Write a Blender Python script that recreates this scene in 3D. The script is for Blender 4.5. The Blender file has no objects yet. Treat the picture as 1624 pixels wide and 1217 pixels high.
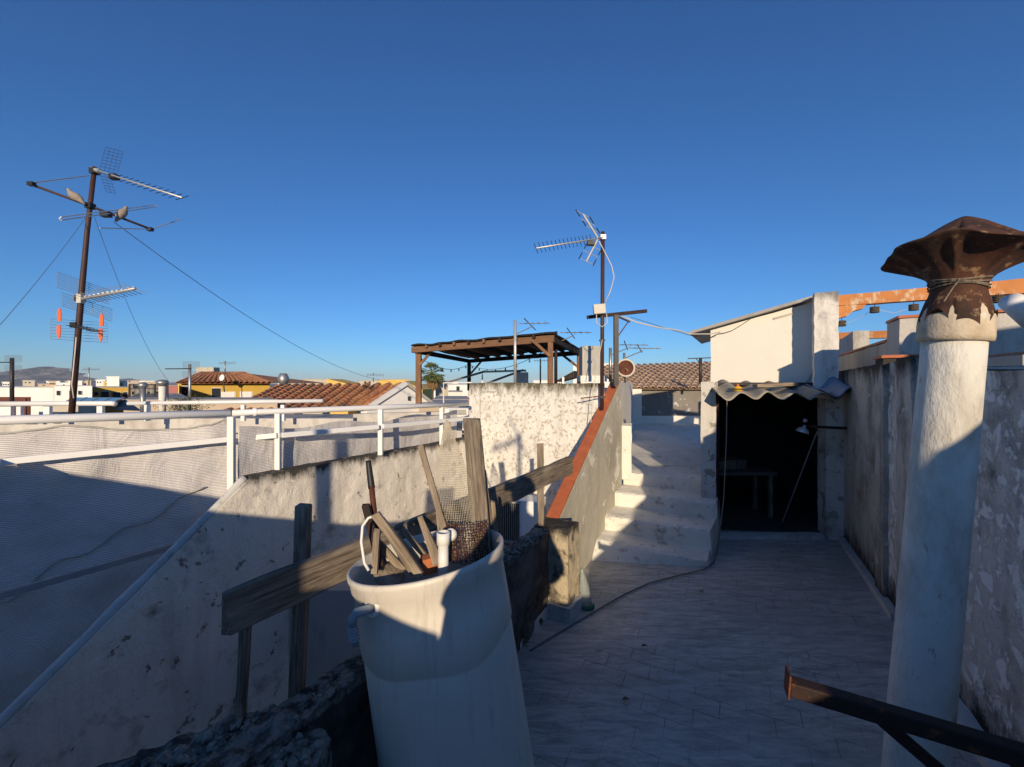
import bpy, bmesh, math, random
from mathutils import Vector, Matrix, noise
random.seed(7)
S = bpy.context.scene
R = math.radians
F = 650.0; CX = 812.0; CY = 608.5

# ---------------------------------------------------------------- camera
cam = bpy.data.cameras.new('camera'); camo = bpy.data.objects.new('camera', cam)
S.collection.objects.link(camo); S.camera = camo
camo.location = (0, 0, 0); camo.rotation_euler = (R(90), 0, 0)
cam.sensor_width = 36; cam.lens = 36*F/1624; cam.clip_start = 0.02; cam.clip_end = 12000

# ---------------------------------------------------------------- light
SUN_T = 0.2485; SUN_X = 0.012
EL = math.atan(SUN_T)
w = bpy.data.worlds.new('World'); S.world = w; w.use_nodes = True
nt = w.node_tree; nt.nodes.clear()
sky = nt.nodes.new('ShaderNodeTexSky'); sky.sky_type = 'NISHITA'; sky.sun_disc = False
sky.sun_elevation = EL; sky.sun_rotation = R(180) + math.atan(SUN_X)
sky.altitude = 0; sky.air_density = 1.0; sky.dust_density = 0.0; sky.ozone_density = 8.0
bg = nt.nodes.new('ShaderNodeBackground'); bg.inputs[1].default_value = 0.133
wo = nt.nodes.new('ShaderNodeOutputWorld')
nt.links.new(sky.outputs[0], bg.inputs[0]); nt.links.new(bg.outputs[0], wo.inputs[0])
sl = bpy.data.lights.new('sun', 'SUN'); sl.energy = 4.8; sl.angle = R(0.5); sl.color = (1.0, 0.80, 0.56)
so = bpy.data.objects.new('sun', sl); S.collection.objects.link(so)
so.rotation_euler = Vector((SUN_X, 1, -SUN_T)).to_track_quat('-Z', 'Y').to_euler()
so.location = (0, -20, 12)
S.view_settings.view_transform = 'Standard'; S.view_settings.look = 'None'
S.view_settings.exposure = 0.0; S.view_settings.gamma = 1.0

# ---------------------------------------------------------------- helpers
def V(*a): return Vector(a)
def at(px, py, Y): return Vector(((px-CX)/F*Y, Y, -(py-CY)/F*Y))
def xz(px, Y, z): return Vector(((px-CX)/F*Y, Y, z))
U = Vector((.503, .864, 0)); W = Vector((.864, -.503, 0)); Z = Vector((0, 0, 1))

def tag(o, label=None, cat=None, group=None, kind=None):
    if label: o['label'] = label
    if cat: o['category'] = cat
    if group: o['group'] = group
    if kind: o['kind'] = kind
    return o
def thing(name, label, cat, loc=(0, 0, 0), group=None):
    o = bpy.data.objects.new(name, None); o.empty_display_size = .1
    S.collection.objects.link(o); o.location = loc
    return tag(o, label, cat, group)
def wloc(o):
    v = Vector((0, 0, 0))
    while o: v += o.location; o = o.parent
    return v

class MB:
    def __init__(s): s.bm = bmesh.new()
    def faces(s, vs, fs):
        b = [s.bm.verts.new(v) for v in vs]
        for f in fs:
            try: s.bm.faces.new([b[i] for i in f])
            except ValueError: pass
        return s
    def box(s, c, dx, dy, dz, ax=None, ay=None, az=None):
        """c = centre of box; full sizes"""
        ax = ax or Vector((1, 0, 0)); ay = ay or Vector((0, 1, 0)); az = az or Z
        c = Vector(c); vs = []
        for k in (-.5, .5):
            for j in (-.5, .5):
                for i in (-.5, .5): vs.append(c+ax*dx*i+ay*dy*j+az*dz*k)
        return s.faces(vs, [(0,2,3,1),(4,5,7,6),(0,1,5,4),(2,6,7,3),(0,4,6,2),(1,3,7,5)])
    def prism(s, poly, vec):
        n = len(poly); poly = [Vector(p) for p in poly]; vec = Vector(vec)
        vs = poly+[p+vec for p in poly]
        return s.faces(vs, [tuple(range(n))[::-1], tuple(range(n, 2*n))]+[(i, (i+1) % n, n+(i+1) % n, n+i) for i in range(n)])
    def tube(s, pts, r, n=8, cap=True, closed=False):
        pts = [Vector(p) for p in pts]; m = len(pts)
        rs = r if isinstance(r, (list, tuple)) else [r]*m
        prev = None; rings = []
        for i, p in enumerate(pts):
            if closed: t = pts[(i+1) % m]-pts[i-1]
            else: t = pts[min(i+1, m-1)]-pts[max(i-1, 0)]
            if t.length < 1e-9: t = Z.copy()
            t.normalize()
            if prev is None:
                a = t.cross(Z) if abs(t.z) < .9 else t.cross(Vector((1, 0, 0)))
            else: a = prev-t*prev.dot(t)
            a.normalize(); prev = a; b = t.cross(a)
            rings.append([s.bm.verts.new(p+(a*math.cos(2*math.pi*k/n)+b*math.sin(2*math.pi*k/n))*rs[i]) for k in range(n)])
        for i in range(m if closed else m-1):
            A = rings[i]; Bq = rings[(i+1) % m]
            for k in range(n): s.bm.faces.new((A[k], A[(k+1) % n], Bq[(k+1) % n], Bq[k]))
        if cap and not closed:
            s.bm.faces.new(rings[0][::-1]); s.bm.faces.new(rings[-1])
        return s
    def bar(s, p0, p1, w, h, up=None):
        p0 = Vector(p0); p1 = Vector(p1); t = (p1-p0); L = t.length; t.normalize()
        up = Vector(up) if up else (Z if abs(t.z) < .95 else Vector((0, 1, 0)))
        a = t.cross(up).normalized(); b = a.cross(t).normalized()
        return s.box((p0+p1)/2, w, L, h, a, t, b)
    def lathe(s, prof, base=(0, 0, 0), axis=None, n=24, mod=None, cap=False):
        base = Vector(base); t = (Vector(axis) if axis else Z).normalized()
        a = t.cross(Vector((0, 1, 0))).normalized() if abs(t.y) < .9 else t.cross(Vector((1, 0, 0))).normalized()
        b = t.cross(a).normalized(); rings = []
        for j, (r, z) in enumerate(prof):
            ring = []
            for k in range(n):
                th = 2*math.pi*k/n
                rr, zz = (r, z) if mod is None else mod(r, z, th)
                ring.append(s.bm.verts.new(base+t*zz+(a*math.cos(th)+b*math.sin(th))*max(rr, 1e-4)))
            rings.append(ring)
        for j in range(len(rings)-1):
            for k in range(n):
                s.bm.faces.new((rings[j][k], rings[j][(k+1) % n], rings[j+1][(k+1) % n], rings[j+1][k]))
        if cap:
            s.bm.faces.new(rings[0][::-1]); s.bm.faces.new(rings[-1])
        return s
    def grid(s, fn, nu, nv):
        g = [[s.bm.verts.new(fn(i/nu, j/nv)) for i in range(nu+1)] for j in range(nv+1)]
        for j in range(nv):
            for i in range(nu): s.bm.faces.new((g[j][i], g[j][i+1], g[j+1][i+1], g[j+1][i]))
        return s
    def rough(s, cut, amp, sc=6.0, it=5):
        bm = s.bm
        bmesh.ops.triangulate(bm, faces=bm.faces[:])
        for _ in range(it):
            es = [e for e in bm.edges if e.calc_length() > cut]
            if not es: break
            bmesh.ops.subdivide_edges(bm, edges=es, cuts=1)
            bmesh.ops.triangulate(bm, faces=[f for f in bm.faces if len(f.verts) > 3])
        for v in bm.verts:
            q = v.co*sc
            v.co += Vector(noise.noise_vector(q))*amp+Vector(noise.noise_vector(q*3.1))*amp*.45
        return s
    def build(s, name, m, parent=None, smooth=False, bevel=0, origin=None, mods=None):
        bm = s.bm
        bmesh.ops.recalc_face_normals(bm, faces=bm.faces[:])
        if parent is not None: org = wloc(parent)
        elif origin is not None: org = Vector(origin)
        else:
            xs = [v.co for v in bm.verts]
            org = Vector(((min(v.x for v in xs)+max(v.x for v in xs))/2, (min(v.y for v in xs)+max(v.y for v in xs))/2, min(v.z for v in xs)))
        for v in bm.verts: v.co -= org
        me = bpy.data.meshes.new(name); bm.to_mesh(me); bm.free()
        if smooth:
            for p in me.polygons: p.use_smooth = True
        o = bpy.data.objects.new(name, me); S.collection.objects.link(o)
        if m: me.materials.append(m)
        if parent is not None: o.parent = parent
        else: o.location = org
        if bevel:
            b = o.modifiers.new('b', 'BEVEL'); b.width = bevel; b.segments = 2; b.limit_method = 'ANGLE'; b.angle_limit = R(40)
        return o

def stick(name, p0, p1, w, h, m, parent=None, up=None, rag=0, segs=10, taper=1.0, label=None, cat=None, group=None, round_=False, rago=0.25):
    """long piece whose mesh runs along its own local Z, so grain follows it"""
    p0 = Vector(p0); p1 = Vector(p1); t = p1-p0; L = t.length; t.normalize()
    up = Vector(up) if up else Vector((0, -1, 0))
    a = t.cross(up).normalized(); b = t.cross(a).normalized()
    bm = bmesh.new(); rings = []
    ns = 10 if round_ else 4
    sd = random.random()*50
    for i in range(segs+1):
        f = i/segs; s = 1+(taper-1)*f; ring = []
        for k in range(ns):
            if round_:
                th = 2*math.pi*k/ns; x = math.cos(th)*w/2*s; y = math.sin(th)*h/2*s
            else:
                x = (-1, 1, 1, -1)[k]*w/2*s; y = (-1, -1, 1, 1)[k]*h/2*s
            z = f*L
            if rag:
                q = Vector((x*9+sd, y*9, z*4)); n_ = noise.noise_vector(q)
                x += n_.x*rag; y += n_.y*rag
                if i in (0, segs): z += random.uniform(-1, 1)*rag*(3 if i == segs else 1.5)
            ring.append(bm.verts.new((x, y, z)))
        rings.append(ring)
    for i in range(segs):
        for k in range(ns): bm.faces.new((rings[i][k], rings[i][(k+1) % ns], rings[i+1][(k+1) % ns], rings[i+1][k]))
    bm.faces.new(rings[0][::-1]); bm.faces.new(rings[-1])
    bmesh.ops.recalc_face_normals(bm, faces=bm.faces[:])
    me = bpy.data.meshes.new(name); bm.to_mesh(me); bm.free()
    if round_:
        for p in me.polygons: p.use_smooth = True
    o = bpy.data.objects.new(name, me); S.collection.objects.link(o); me.materials.append(m)
    Mx = Matrix((a, b, t)).transposed().to_4x4()
    loc = p0-(wloc(parent) if parent else Vector((0, 0, 0)))
    o.rotation_euler = Mx.to_euler(); o.location = loc
    if parent: o.parent = parent
    if not round_ and min(w, h) > .01:
        bv = o.modifiers.new('b', 'BEVEL'); bv.width = min(w, h)*.12; bv.segments = 2
    if label: tag(o, label, cat, group)
    return o

# ---------------------------------------------------------------- materials
class NT:
    def __init__(s, name, rough=.8, metal=0, spec=.4):
        s.m = bpy.data.materials.new(name); s.m.use_nodes = True; s.t = s.m.node_tree
        s.b = s.t.nodes['Principled BSDF']; s.b.inputs['Roughness'].default_value = rough
        s.b.inputs['Metallic'].default_value = metal
        s.b.inputs['Specular IOR Level'].default_value = spec
        s.tc = s.t.nodes.new('ShaderNodeTexCoord')
    def n(s, ty, **kw):
        o = s.t.nodes.new(ty)
        for k, v in kw.items(): setattr(o, k, v)
        return o
    def l(s, a, b): s.t.links.new(a, b)
    def map(s, scale=(1, 1, 1), rot=(0, 0, 0), loc=(0, 0, 0), src=None):
        m = s.n('ShaderNodeMapping'); m.inputs['Scale'].default_value = scale
        m.inputs['Rotation'].default_value = rot; m.inputs['Location'].default_value = loc
        s.l(src or s.tc.outputs['Object'], m.inputs[0]); return m.outputs[0]
    def noise(s, sc, detail=6, rough=.6, vec=None, dist=0):
        o = s.n('ShaderNodeTexNoise'); o.inputs['Scale'].default_value = sc; o.inputs['Detail'].default_value = detail
        o.inputs['Roughness'].default_value = rough; o.inputs['Distortion'].default_value = dist
        s.l(vec or s.tc.outputs['Object'], o.inputs['Vector']); return o.outputs['Fac']
    def ramp(s, f, a, b, c0=(0, 0, 0, 1), c1=(1, 1, 1, 1)):
        o = s.n('ShaderNodeValToRGB'); e = o.color_ramp.elements
        e[0].position = a; e[1].position = b; e[0].color = c0; e[1].color = c1
        s.l(f, o.inputs[0]); return o.outputs[0]
    def mix(s, f, a, b, mode='MIX'):
        o = s.n('ShaderNodeMix', data_type='RGBA', blend_type=mode)
        for i, x in ((0, f), (6, a), (7, b)):
            if isinstance(x, (int, float)): o.inputs[i].default_value = x
            elif isinstance(x, tuple): o.inputs[i].default_value = (*x[:3], 1)
            else: s.l(x, o.inputs[i])
        return o.outputs[2]
    def math(s, op, a, b=0.0):
        o = s.n('ShaderNodeMath', operation=op)
        for i, x in ((0, a), (1, b)):
            if isinstance(x, (int, float)): o.inputs[i].default_value = x
            else: s.l(x, o.inputs[i])
        return o.outputs[0]
    def bump(s, h, st=.3, d=.01, prev=None):
        o = s.n('ShaderNodeBump'); o.inputs['Strength'].default_value = st; o.inputs['Distance'].default_value = d
        s.l(h, o.inputs['Height'])
        if prev: s.l(prev, o.inputs['Normal'])
        return o.outputs[0]
    def done(s, col, nrm=None, rough=None):
        if isinstance(col, tuple): s.b.inputs['Base Color'].default_value = (*col[:3], 1)
        else: s.l(col, s.b.inputs['Base Color'])
        if nrm: s.l(nrm, s.b.inputs['Normal'])
        if rough: s.l(rough, s.b.inputs['Roughness'])
        return s.m

def stucco(name, base, dark, patch=None, sc=3.0, dk=(.5, .68), pt=(.55, .6), streak=.4, ztop=None, topdirt=None, zbot=None, bump=.5, fine=60, topw=.25, speck=.35):
    t = NT(name, .9, spec=.2)
    W_ = t.n('ShaderNodeNewGeometry').outputs['Position']
    n1 = t.noise(sc, 8, .65, W_)
    c = t.mix(t.ramp(n1, dk[0], dk[1]), base, dark)
    n0 = t.noise(sc*.35, 3, .5, W_)
    c = t.mix(t.ramp(n0, .35, .75, (0, 0, 0, 1), (.45, .45, .45, 1)), c, tuple(x*.72 for x in base))
    st = t.noise(2.2, 6, .7, t.map((2.2, 2.2, .3), src=W_))
    c = t.mix(t.math('MULTIPLY', t.ramp(st, .5, .75), streak), c, dark)
    fn = t.noise(fine, 4, .7, W_)
    c = t.mix(t.math('MULTIPLY', t.ramp(fn, .52, .72), speck), c, dark)
    h = fn
    if patch:
        pn = t.noise(sc*1.9, 10, .68, t.map((1, 1, 1), loc=(3, 7, 1), src=W_), .3)
        pr = t.ramp(pn, pt[0], pt[1])
        c = t.mix(pr, c, patch)
        h = t.math('ADD', fn, t.math('MULTIPLY', pr, .8))
    sep = t.n('ShaderNodeSeparateXYZ'); t.l(W_, sep.inputs[0])
    dn = t.noise(5.5, 8, .72, t.map((1.6, 1.6, .55), src=W_))
    if ztop is not None:
        mr = t.n('ShaderNodeMapRange'); t.l(sep.outputs[2], mr.inputs[0])
        mr.inputs[1].default_value = ztop-topw; mr.inputs[2].default_value = ztop
        f = t.math('MULTIPLY', t.math('POWER', mr.outputs[0], 1.4), .47)
        f = t.ramp(t.math('ADD', f, t.math('MULTIPLY', dn, .8)), .62, .85)
        c = t.mix(f, c, topdirt or dark)
    if zbot is not None:
        mr = t.n('ShaderNodeMapRange'); t.l(sep.outputs[2], mr.inputs[0])
        mr.inputs[1].default_value = zbot+.5; mr.inputs[2].default_value = zbot
        f = t.math('MULTIPLY', mr.outputs[0], .5)
        f = t.ramp(t.math('ADD', f, t.math('MULTIPLY', dn, .8)), .6, .85)
        c = t.mix(f, c, topdirt or dark)
    big = t.noise(9, 5, .6, W_)
    nb = t.bump(big, bump*.6, .03)
    nb = t.bump(h, bump, .008, nb)
    return t.done(c, nb)
def plain(name, col, rough=.7, metal=0, var=.15, sc=8, bump=.15, spec=.4, dirt=None, dk=(.55, .7)):
    t = NT(name, rough, metal, spec)
    n = t.noise(sc, 6, .65)
    c = t.mix(t.ramp(n, .3, .7), col, tuple(x*(1-var) for x in col))
    if dirt:
        c = t.mix(t.ramp(t.noise(sc*1.7, 8, .7, t.map((1, 1, .5))), dk[0], dk[1]), c, dirt)
    return t.done(c, t.bump(t.noise(sc*8, 4), bump, .004))
def wood(name, base, dark, sc=1.0, light=None):
    t = NT(name, .85, spec=.2)
    g = t.noise(3*sc, 8, .7, t.map((28, 28, 1.6)), .4)
    c = t.mix(t.ramp(g, .35, .68), base, dark)
    g2 = t.noise(2*sc, 4, .6, t.map((6, 6, 1.2)))
    c = t.mix(t.ramp(g2, .5, .75, (0, 0, 0, 1), (.7, .7, .7, 1)), c, light or tuple(min(1, x*1.5) for x in base))
    return t.done(c, t.bump(g, .7, .006))
def rust(name, a=(.16, .045, .02), b=(.05, .022, .015), c_=(.3, .1, .04), metal=.2, rough=.75):
    t = NT(name, rough, metal)
    n = t.noise(9, 9, .7)
    c = t.mix(t.ramp(n, .35, .65), a, b)
    c = t.mix(t.ramp(t.noise(22, 8, .7), .56, .7), c, c_)
    return t.done(c, t.bump(t.noise(60, 5), .4, .004))

M = {}
M['floor'] = None
def floor_mat(name='painted terrace tiles', base=(.56, .545, .50), line=(.06, .06, .065), org=(0, 0, 0), off=0):
    t = NT(name, .42, spec=.35)
    P = t.n('ShaderNodeNewGeometry').outputs['Position']
    mp = t.map((1, 1, 1), rot=(0, 0, R(27)), src=P)
    # ragged tile joints
    dn = t.n('ShaderNodeTexNoise'); dn.inputs['Scale'].default_value = 9; t.l(P, dn.inputs['Vector'])
    ad = t.n('ShaderNodeMix', data_type='VECTOR'); ad.inputs[0].default_value = .012
    t.l(mp, ad.inputs[4]); t.l(dn.outputs['Color'], ad.inputs[5])
    br = t.n('ShaderNodeTexBrick'); br.inputs['Scale'].default_value = 1; br.inputs['Mortar Size'].default_value = .0026
    br.inputs['Mortar Smooth'].default_value = .3
    br.inputs['Brick Width'].default_value = .30; br.inputs['Row Height'].default_value = .15; br.offset = .5
    br.inputs['Color1'].default_value = (0, 0, 0, 1); br.inputs['Color2'].default_value = (.25, .25, .25, 1)
    t.l(ad.outputs[1], br.inputs['Vector'])
    streak = t.noise(3.2, 9, .72, t.map((1.1, 5.5, 1), rot=(0, 0, R(10)), src=P), .7)
    big = t.noise(.9, 5, .6, P)
    c = t.mix(t.ramp(streak, .40, .62), base, tuple(x*.52 for x in base))
    c = t.mix(t.ramp(big, .42, .66, (0, 0, 0, 1), (.55, .55, .55, 1)), c, (.30, .295, .28))
    c = t.mix(t.math('MULTIPLY', br.outputs['Color'], .35), c, tuple(x*.7 for x in base))
    brk = t.ramp(t.noise(1.7, 5, .6, P), .46, .62)
    jf = t.math('MULTIPLY', br.outputs['Fac'], t.math('MAXIMUM', brk, .25))
    cr = t.noise(1.6, 7, .75, P, 1.2)
    crk = t.math('MULTIPLY', t.ramp(cr, .497, .50), t.ramp(cr, .503, .506, (1, 1, 1, 1), (0, 0, 0, 1)))
    jf = t.math('MAXIMUM', jf, t.math('MULTIPLY', crk, t.math('MULTIPLY', brk, .5)))
    c = t.mix(jf, c, line)
    spots = t.ramp(t.noise(38, 4, .6, P), .70, .76)
    c = t.mix(t.math('MULTIPLY', spots, .6), c, (.12, .11, .1))
    h = t.math('SUBTRACT', t.math('MULTIPLY', streak, .35), t.math('MULTIPLY', jf, .8))
    rr = t.ramp(streak, .3, .7, (.32, .32, .32, 1), (.62, .62, .62, 1))
    return t.done(c, t.bump(h, .45, .012, t.bump(big, .3, .08)), rr)
M['floor'] = floor_mat()
M['step'] = stucco('step paint', (.82, .79, .70), (.26, .23, .18), (.50, .46, .38), sc=4.5, dk=(.58, .72), pt=(.60, .64), streak=.25, speck=.2, bump=.4)
M['whitewall'] = stucco('peeling whitewash', (.84, .81, .74), (.32, .28, .19), (.50, .45, .34), sc=10, dk=(.57, .72), pt=(.555, .60), streak=.35, ztop=0.0, topdirt=(.13, .115, .075), topw=.42, bump=.6)
M['stuccowall'] = stucco('weathered stucco', (.80, .75, .66), (.27, .24, .20), (.27, .23, .18), sc=3.4, dk=(.56, .72), pt=(.61, .625), streak=.35, ztop=-.85, topdirt=(.07, .065, .055), topw=.24, bump=.7)
M['redwall'] = stucco('grey render with white peel', (.50, .47, .38), (.28, .26, .2), (.72, .69, .6), sc=1.5, dk=(.5, .75), pt=(.58, .62), streak=.5, bump=.55)
M['whiteplaster'] = stucco('cream plaster', (.78, .74, .66), (.5, .45, .35), sc=1.6, dk=(.62, .85), streak=.12, speck=.1, bump=.2)
M['cream'] = stucco('cream render', (.80, .765, .68), (.55, .49, .38), sc=1.2, dk=(.6, .85), streak=.12, speck=.08, bump=.15)
M['dark'] = stucco('mottled shaded render', (.16, .15, .135), (.035, .033, .03), (.30, .28, .24), sc=4, dk=(.40, .60), pt=(.62, .68), streak=.6, bump=.9, fine=45)  # mottled; near-black base carries the shade on the parapet face
M['moss'] = stucco('lichen crust', (.27, .25, .21), (.035, .032, .028), (.50, .46, .39), sc=15, dk=(.42, .56), pt=(.57, .66), streak=.1, bump=1.0, fine=70)
M['pillar'] = stucco('lichen pillar', (.52, .44, .30), (.08, .07, .06), sc=5, dk=(.52, .62), streak=.75, ztop=-1.32, topdirt=(.05, .045, .04), topw=.2, bump=.8)
M['rwall'] = stucco('old peeling side wall', (.64, .61, .56), (.17, .155, .13), (.80, .78, .74), sc=3.4, dk=(.50, .68), pt=(.50, .55), streak=.75, ztop=.35, topdirt=(.03, .028, .025), topw=1.0, zbot=-2.1, bump=.8)
M['rwall2'] = stucco('grey damp render', (.56, .53, .47), (.16, .145, .125), (.70, .67, .62), sc=2.2, dk=(.45, .7), pt=(.6, .68), streak=.9, ztop=.2, topdirt=(.05, .045, .04), topw=.5, zbot=-2.1, bump=.6)
M['jamb'] = stucco('peeling jamb', (.60, .58, .53), (.26, .24, .2), (.30, .28, .24), sc=2.4, dk=(.55, .75), pt=(.56, .59), streak=.35, bump=.5)
M['parapet'] = stucco('streaked parapet', (.55, .52, .47), (.16, .15, .13), sc=2.6, dk=(.55, .72), streak=.7, bump=.4)
M['coping'] = plain('terracotta coping', (.50, .14, .055), .6, var=.3, sc=7, bump=.2, dirt=(.24, .09, .05), dk=(.58, .8))
M['pillarwhite'] = stucco('stained white pillar', (.78, .75, .69), (.36, .34, .30), (.55, .52, .46), sc=4, dk=(.56, .7), pt=(.6, .64), streak=.6, ztop=1.24, topdirt=(.22, .21, .19), topw=.35, bump=.5)
M['dirtywhite'] = stucco('dirty white parapet', (.60, .57, .52), (.36, .33, .29), (.48, .45, .40), sc=2, dk=(.5, .7), streak=.5, bump=.3)
M['shadedrail'] = plain('shade grey rail', (.34, .34, .34), .6, var=.2, sc=6)  # white rail greyed to stand for the shade behind the netting
M['dulltable'] = plain('dark table top', (.12, .11, .10), .8, var=.3)  # single dark tone for the table top
M['skirt'] = plain('white skirting', (.6, .6, .57), .7, var=.2, sc=5, dirt=(.3, .28, .24))
M['white'] = plain('white enamel', (.82, .82, .80), .35, var=.06, sc=5, dirt=(.55, .52, .47), dk=(.64, .8), bump=.05)
M['whitepaint'] = plain('white paint', (.80, .79, .75), .75, var=.1, sc=2, dirt=(.5, .46, .4), dk=(.62, .8))
def barrel_mat():
    t = NT('beige plastic', .4, spec=.5)
    P = t.tc.outputs['Object']
    c = t.mix(t.ramp(t.noise(2.5, 5, .6), .4, .7), (.70, .655, .56), (.60, .555, .47))
    run = t.noise(4, 7, .7, t.map((5, 5, .5)))
    c = t.mix(t.math('MULTIPLY', t.ramp(run, .54, .72), .5), c, (.33, .29, .23))
    scr = t.noise(16, 6, .8, t.map((1, 1, 7), rot=(.4, .3, 0)))
    c = t.mix(t.math('MULTIPLY', t.ramp(scr, .64, .70), .35), c, (.25, .22, .18))
    spk = t.noise(55, 3, .5)
    c = t.mix(t.math('MULTIPLY', t.ramp(spk, .70, .74), .5), c, (.75, .73, .68))
    return t.done(c, t.bump(t.noise(3, 3), .25, .04, t.bump(scr, .1, .003)), t.ramp(run, .3, .7, (.35, .35, .35, 1), (.6, .6, .6, 1)))
M['barrel'] = barrel_mat()
M['pvc'] = plain('white plastic pipe', (.78, .76, .70), .4, var=.08, sc=6, bump=.05)
M['pvcgrey'] = plain('grey plastic pipe', (.28, .34, .38), .45, var=.15)
M['wood'] = wood('weathered grey timber', (.27, .22, .165), (.05, .04, .032), light=(.46, .39, .30))
M['woodlight'] = wood('bleached timber', (.36, .29, .21), (.11, .085, .06), light=(.52, .44, .34))
M['woodwarm'] = wood('pergola timber', (.27, .15, .085), (.12, .065, .04), light=(.38, .22, .13))
M['wooddark'] = wood('dark timber', (.05, .038, .03), (.015, .012, .01), light=(.09, .07, .055))
M['rust'] = rust('rust')
M['rustdark'] = rust('dark rusty steel', (.045, .022, .016), (.02, .013, .011), (.20, .06, .025))
M['rustcap'] = rust('rusty sheet', (.10, .038, .02), (.025, .016, .012), (.34, .21, .11), rough=.85, metal=.0)
M['brownpaint'] = plain('brown painted steel', (.07, .032, .025), .6, var=.3, sc=10)
M['steel'] = plain('galvanised steel', (.42, .42, .41), .45, .7, var=.25, sc=20)
M['alu'] = plain('aluminium', (.62, .61, .58), .45, .5, var=.2, sc=20)
M['black'] = plain('black plastic', (.02, .02, .02), .5, var=.2)
M['darksteel'] = plain('dark steel', (.06, .055, .05), .5, .3, var=.3)
M['terra'] = None
def tile_mat(name, a, b, c3, sc=5):
    t = NT(name, .85, spec=.2)
    vo = t.n('ShaderNodeTexVoronoi'); vo.inputs['Scale'].default_value = sc; t.l(t.tc.outputs['Object'], vo.inputs['Vector'])
    sp = t.n('ShaderNodeSeparateColor'); t.l(vo.outputs['Color'], sp.inputs[0])
    c = t.mix(t.ramp(sp.outputs[0], .2, .8), a, b)
    c = t.mix(t.ramp(t.noise(6, 8, .7), .5, .66), c, c3)
    return t.done(c, t.bump(t.noise(50, 4), .3, .006))
M['terra'] = tile_mat('clay roof tiles', (.52, .22, .11), (.34, .16, .09), (.34, .24, .09))
M['terralight'] = tile_mat('pale clay roof tiles', (.66, .47, .31), (.52, .34, .21), (.40, .30, .19))
M['tilepink'] = plain('terracotta floor tile', (.34, .17, .12), .7, var=.3, sc=9)
M['orange'] = plain('orange painted concrete beam', (.62, .24, .07), .75, var=.25, sc=5, dirt=(.62, .47, .32), dk=(.52, .62))
M['ochre'] = plain('ochre render', (.50, .33, .06), .9, var=.12, sc=1)
M['yellow'] = plain('yellow render', (.75, .50, .13), .9, var=.1, sc=1)
M['tan'] = plain('tan render', (.52, .42, .31), .9, var=.15, sc=1.5)
M['pink'] = plain('pink render', (.42, .17, .15), .9, var=.15, sc=1.5)
M['beige'] = plain('beige concrete', (.55, .50, .40), .9, var=.2, sc=3, dirt=(.35, .31, .25))
M['glass'] = plain('dark window glass', (.03, .035, .045), .15, var=.2)
M['shutter'] = plain('white shutter', (.72, .70, .66), .7, var=.1)
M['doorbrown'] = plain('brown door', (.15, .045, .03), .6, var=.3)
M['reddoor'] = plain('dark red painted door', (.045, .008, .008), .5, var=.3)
M['roomdark'] = plain('dark room wall', (.06, .055, .055), .95, var=.4)  # near-black walls, floor and ceiling of the room
M['corr'] = plain('fibre cement sheet', (.42, .38, .30), .85, var=.3, sc=6, dirt=(.2, .18, .14), bump=.4)
M['tarp'] = plain('grey blue roofing felt', (.20, .27, .37), .45, var=.25, sc=6, bump=.3)
M['panel'] = plain('grey fibre cement', (.44, .43, .39), .85, var=.15, sc=5, dirt=(.3, .29, .26))
M['solar'] = plain('solar glass', (.012, .014, .025), .15, var=.2)
M['cable'] = plain('white cable', (.62, .58, .5), .6, var=.15)
M['cabledark'] = plain('dark cable', (.10, .095, .09), .6, var=.2)
M['wire'] = plain('thin steel wire', (.13, .18, .26), .6, .3, var=.1)
M['reed'] = wood('dark reed matting', (.035, .03, .026), (.012, .01, .009))
M['net'] = plain('beige plastic mesh', (.45, .40, .30), .7, var=.25, sc=20)
M['rustmesh'] = rust('rusty wire mesh', (.09, .03, .02), (.03, .014, .01), (.16, .06, .03))
M['brick'] = plain('orange brick', (.50, .17, .07), .85, var=.25, sc=20)
M['greenplastic'] = plain('green plastic', (.02, .16, .09), .4, var=.2)
M['orangeplastic'] = plain('orange plastic', (.75, .16, .06), .5, var=.15)
M['dove'] = plain('dove feathers', (.36, .30, .25), .9, var=.3, sc=30)
M['doved'] = plain('dark beak', (.03, .03, .03), .6)
M['basket'] = plain('woven lantern', (.12, .10, .08), .9, var=.5, sc=60)
M['yellowblack'] = plain('yellow toy paint', (.75, .42, .02), .5, var=.1)
M['cloth1'] = plain('dark jacket', (.03, .035, .05), .9)
M['skin'] = plain('skin', (.55, .33, .24), .6, var=.05)
M['hair'] = plain('dark hair', (.03, .02, .015), .7)
M['ground'] = plain('town ground', (.22, .20, .17), .95, var=.3, sc=.1)
M['roofgrey'] = plain('pale flat roof', (.42, .40, .37), .9, var=.2, sc=1.2, dirt=(.25, .23, .2))
def leaf_mat(name, a, b):
    t = NT(name, .7, spec=.25)
    return t.done(t.mix(t.ramp(t.noise(3, 3), .35, .65), a, b))
M['leaf'] = leaf_mat('olive leaves', (.10, .12, .05), (.05, .07, .03))
M['palm'] = leaf_mat('palm fronds', (.20, .23, .08), (.09, .12, .04))
M['palmdry'] = leaf_mat('dry palm fronds', (.30, .19, .08), (.2, .13, .06))
M['trunk'] = plain('bark', (.14, .10, .07), .95, var=.4, sc=10)
def mountain_mat():
    t = NT('limestone mountain', .95, spec=.1)
    P = t.n('ShaderNodeNewGeometry').outputs['Position']
    n = t.noise(.006, 10, .7, P)
    c = t.mix(t.ramp(n, .42, .6), (.30, .29, .28), (.07, .08, .09))
    return t.done(c, t.bump(n, 1.0, 60))
M['mountain'] = mountain_mat()
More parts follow.
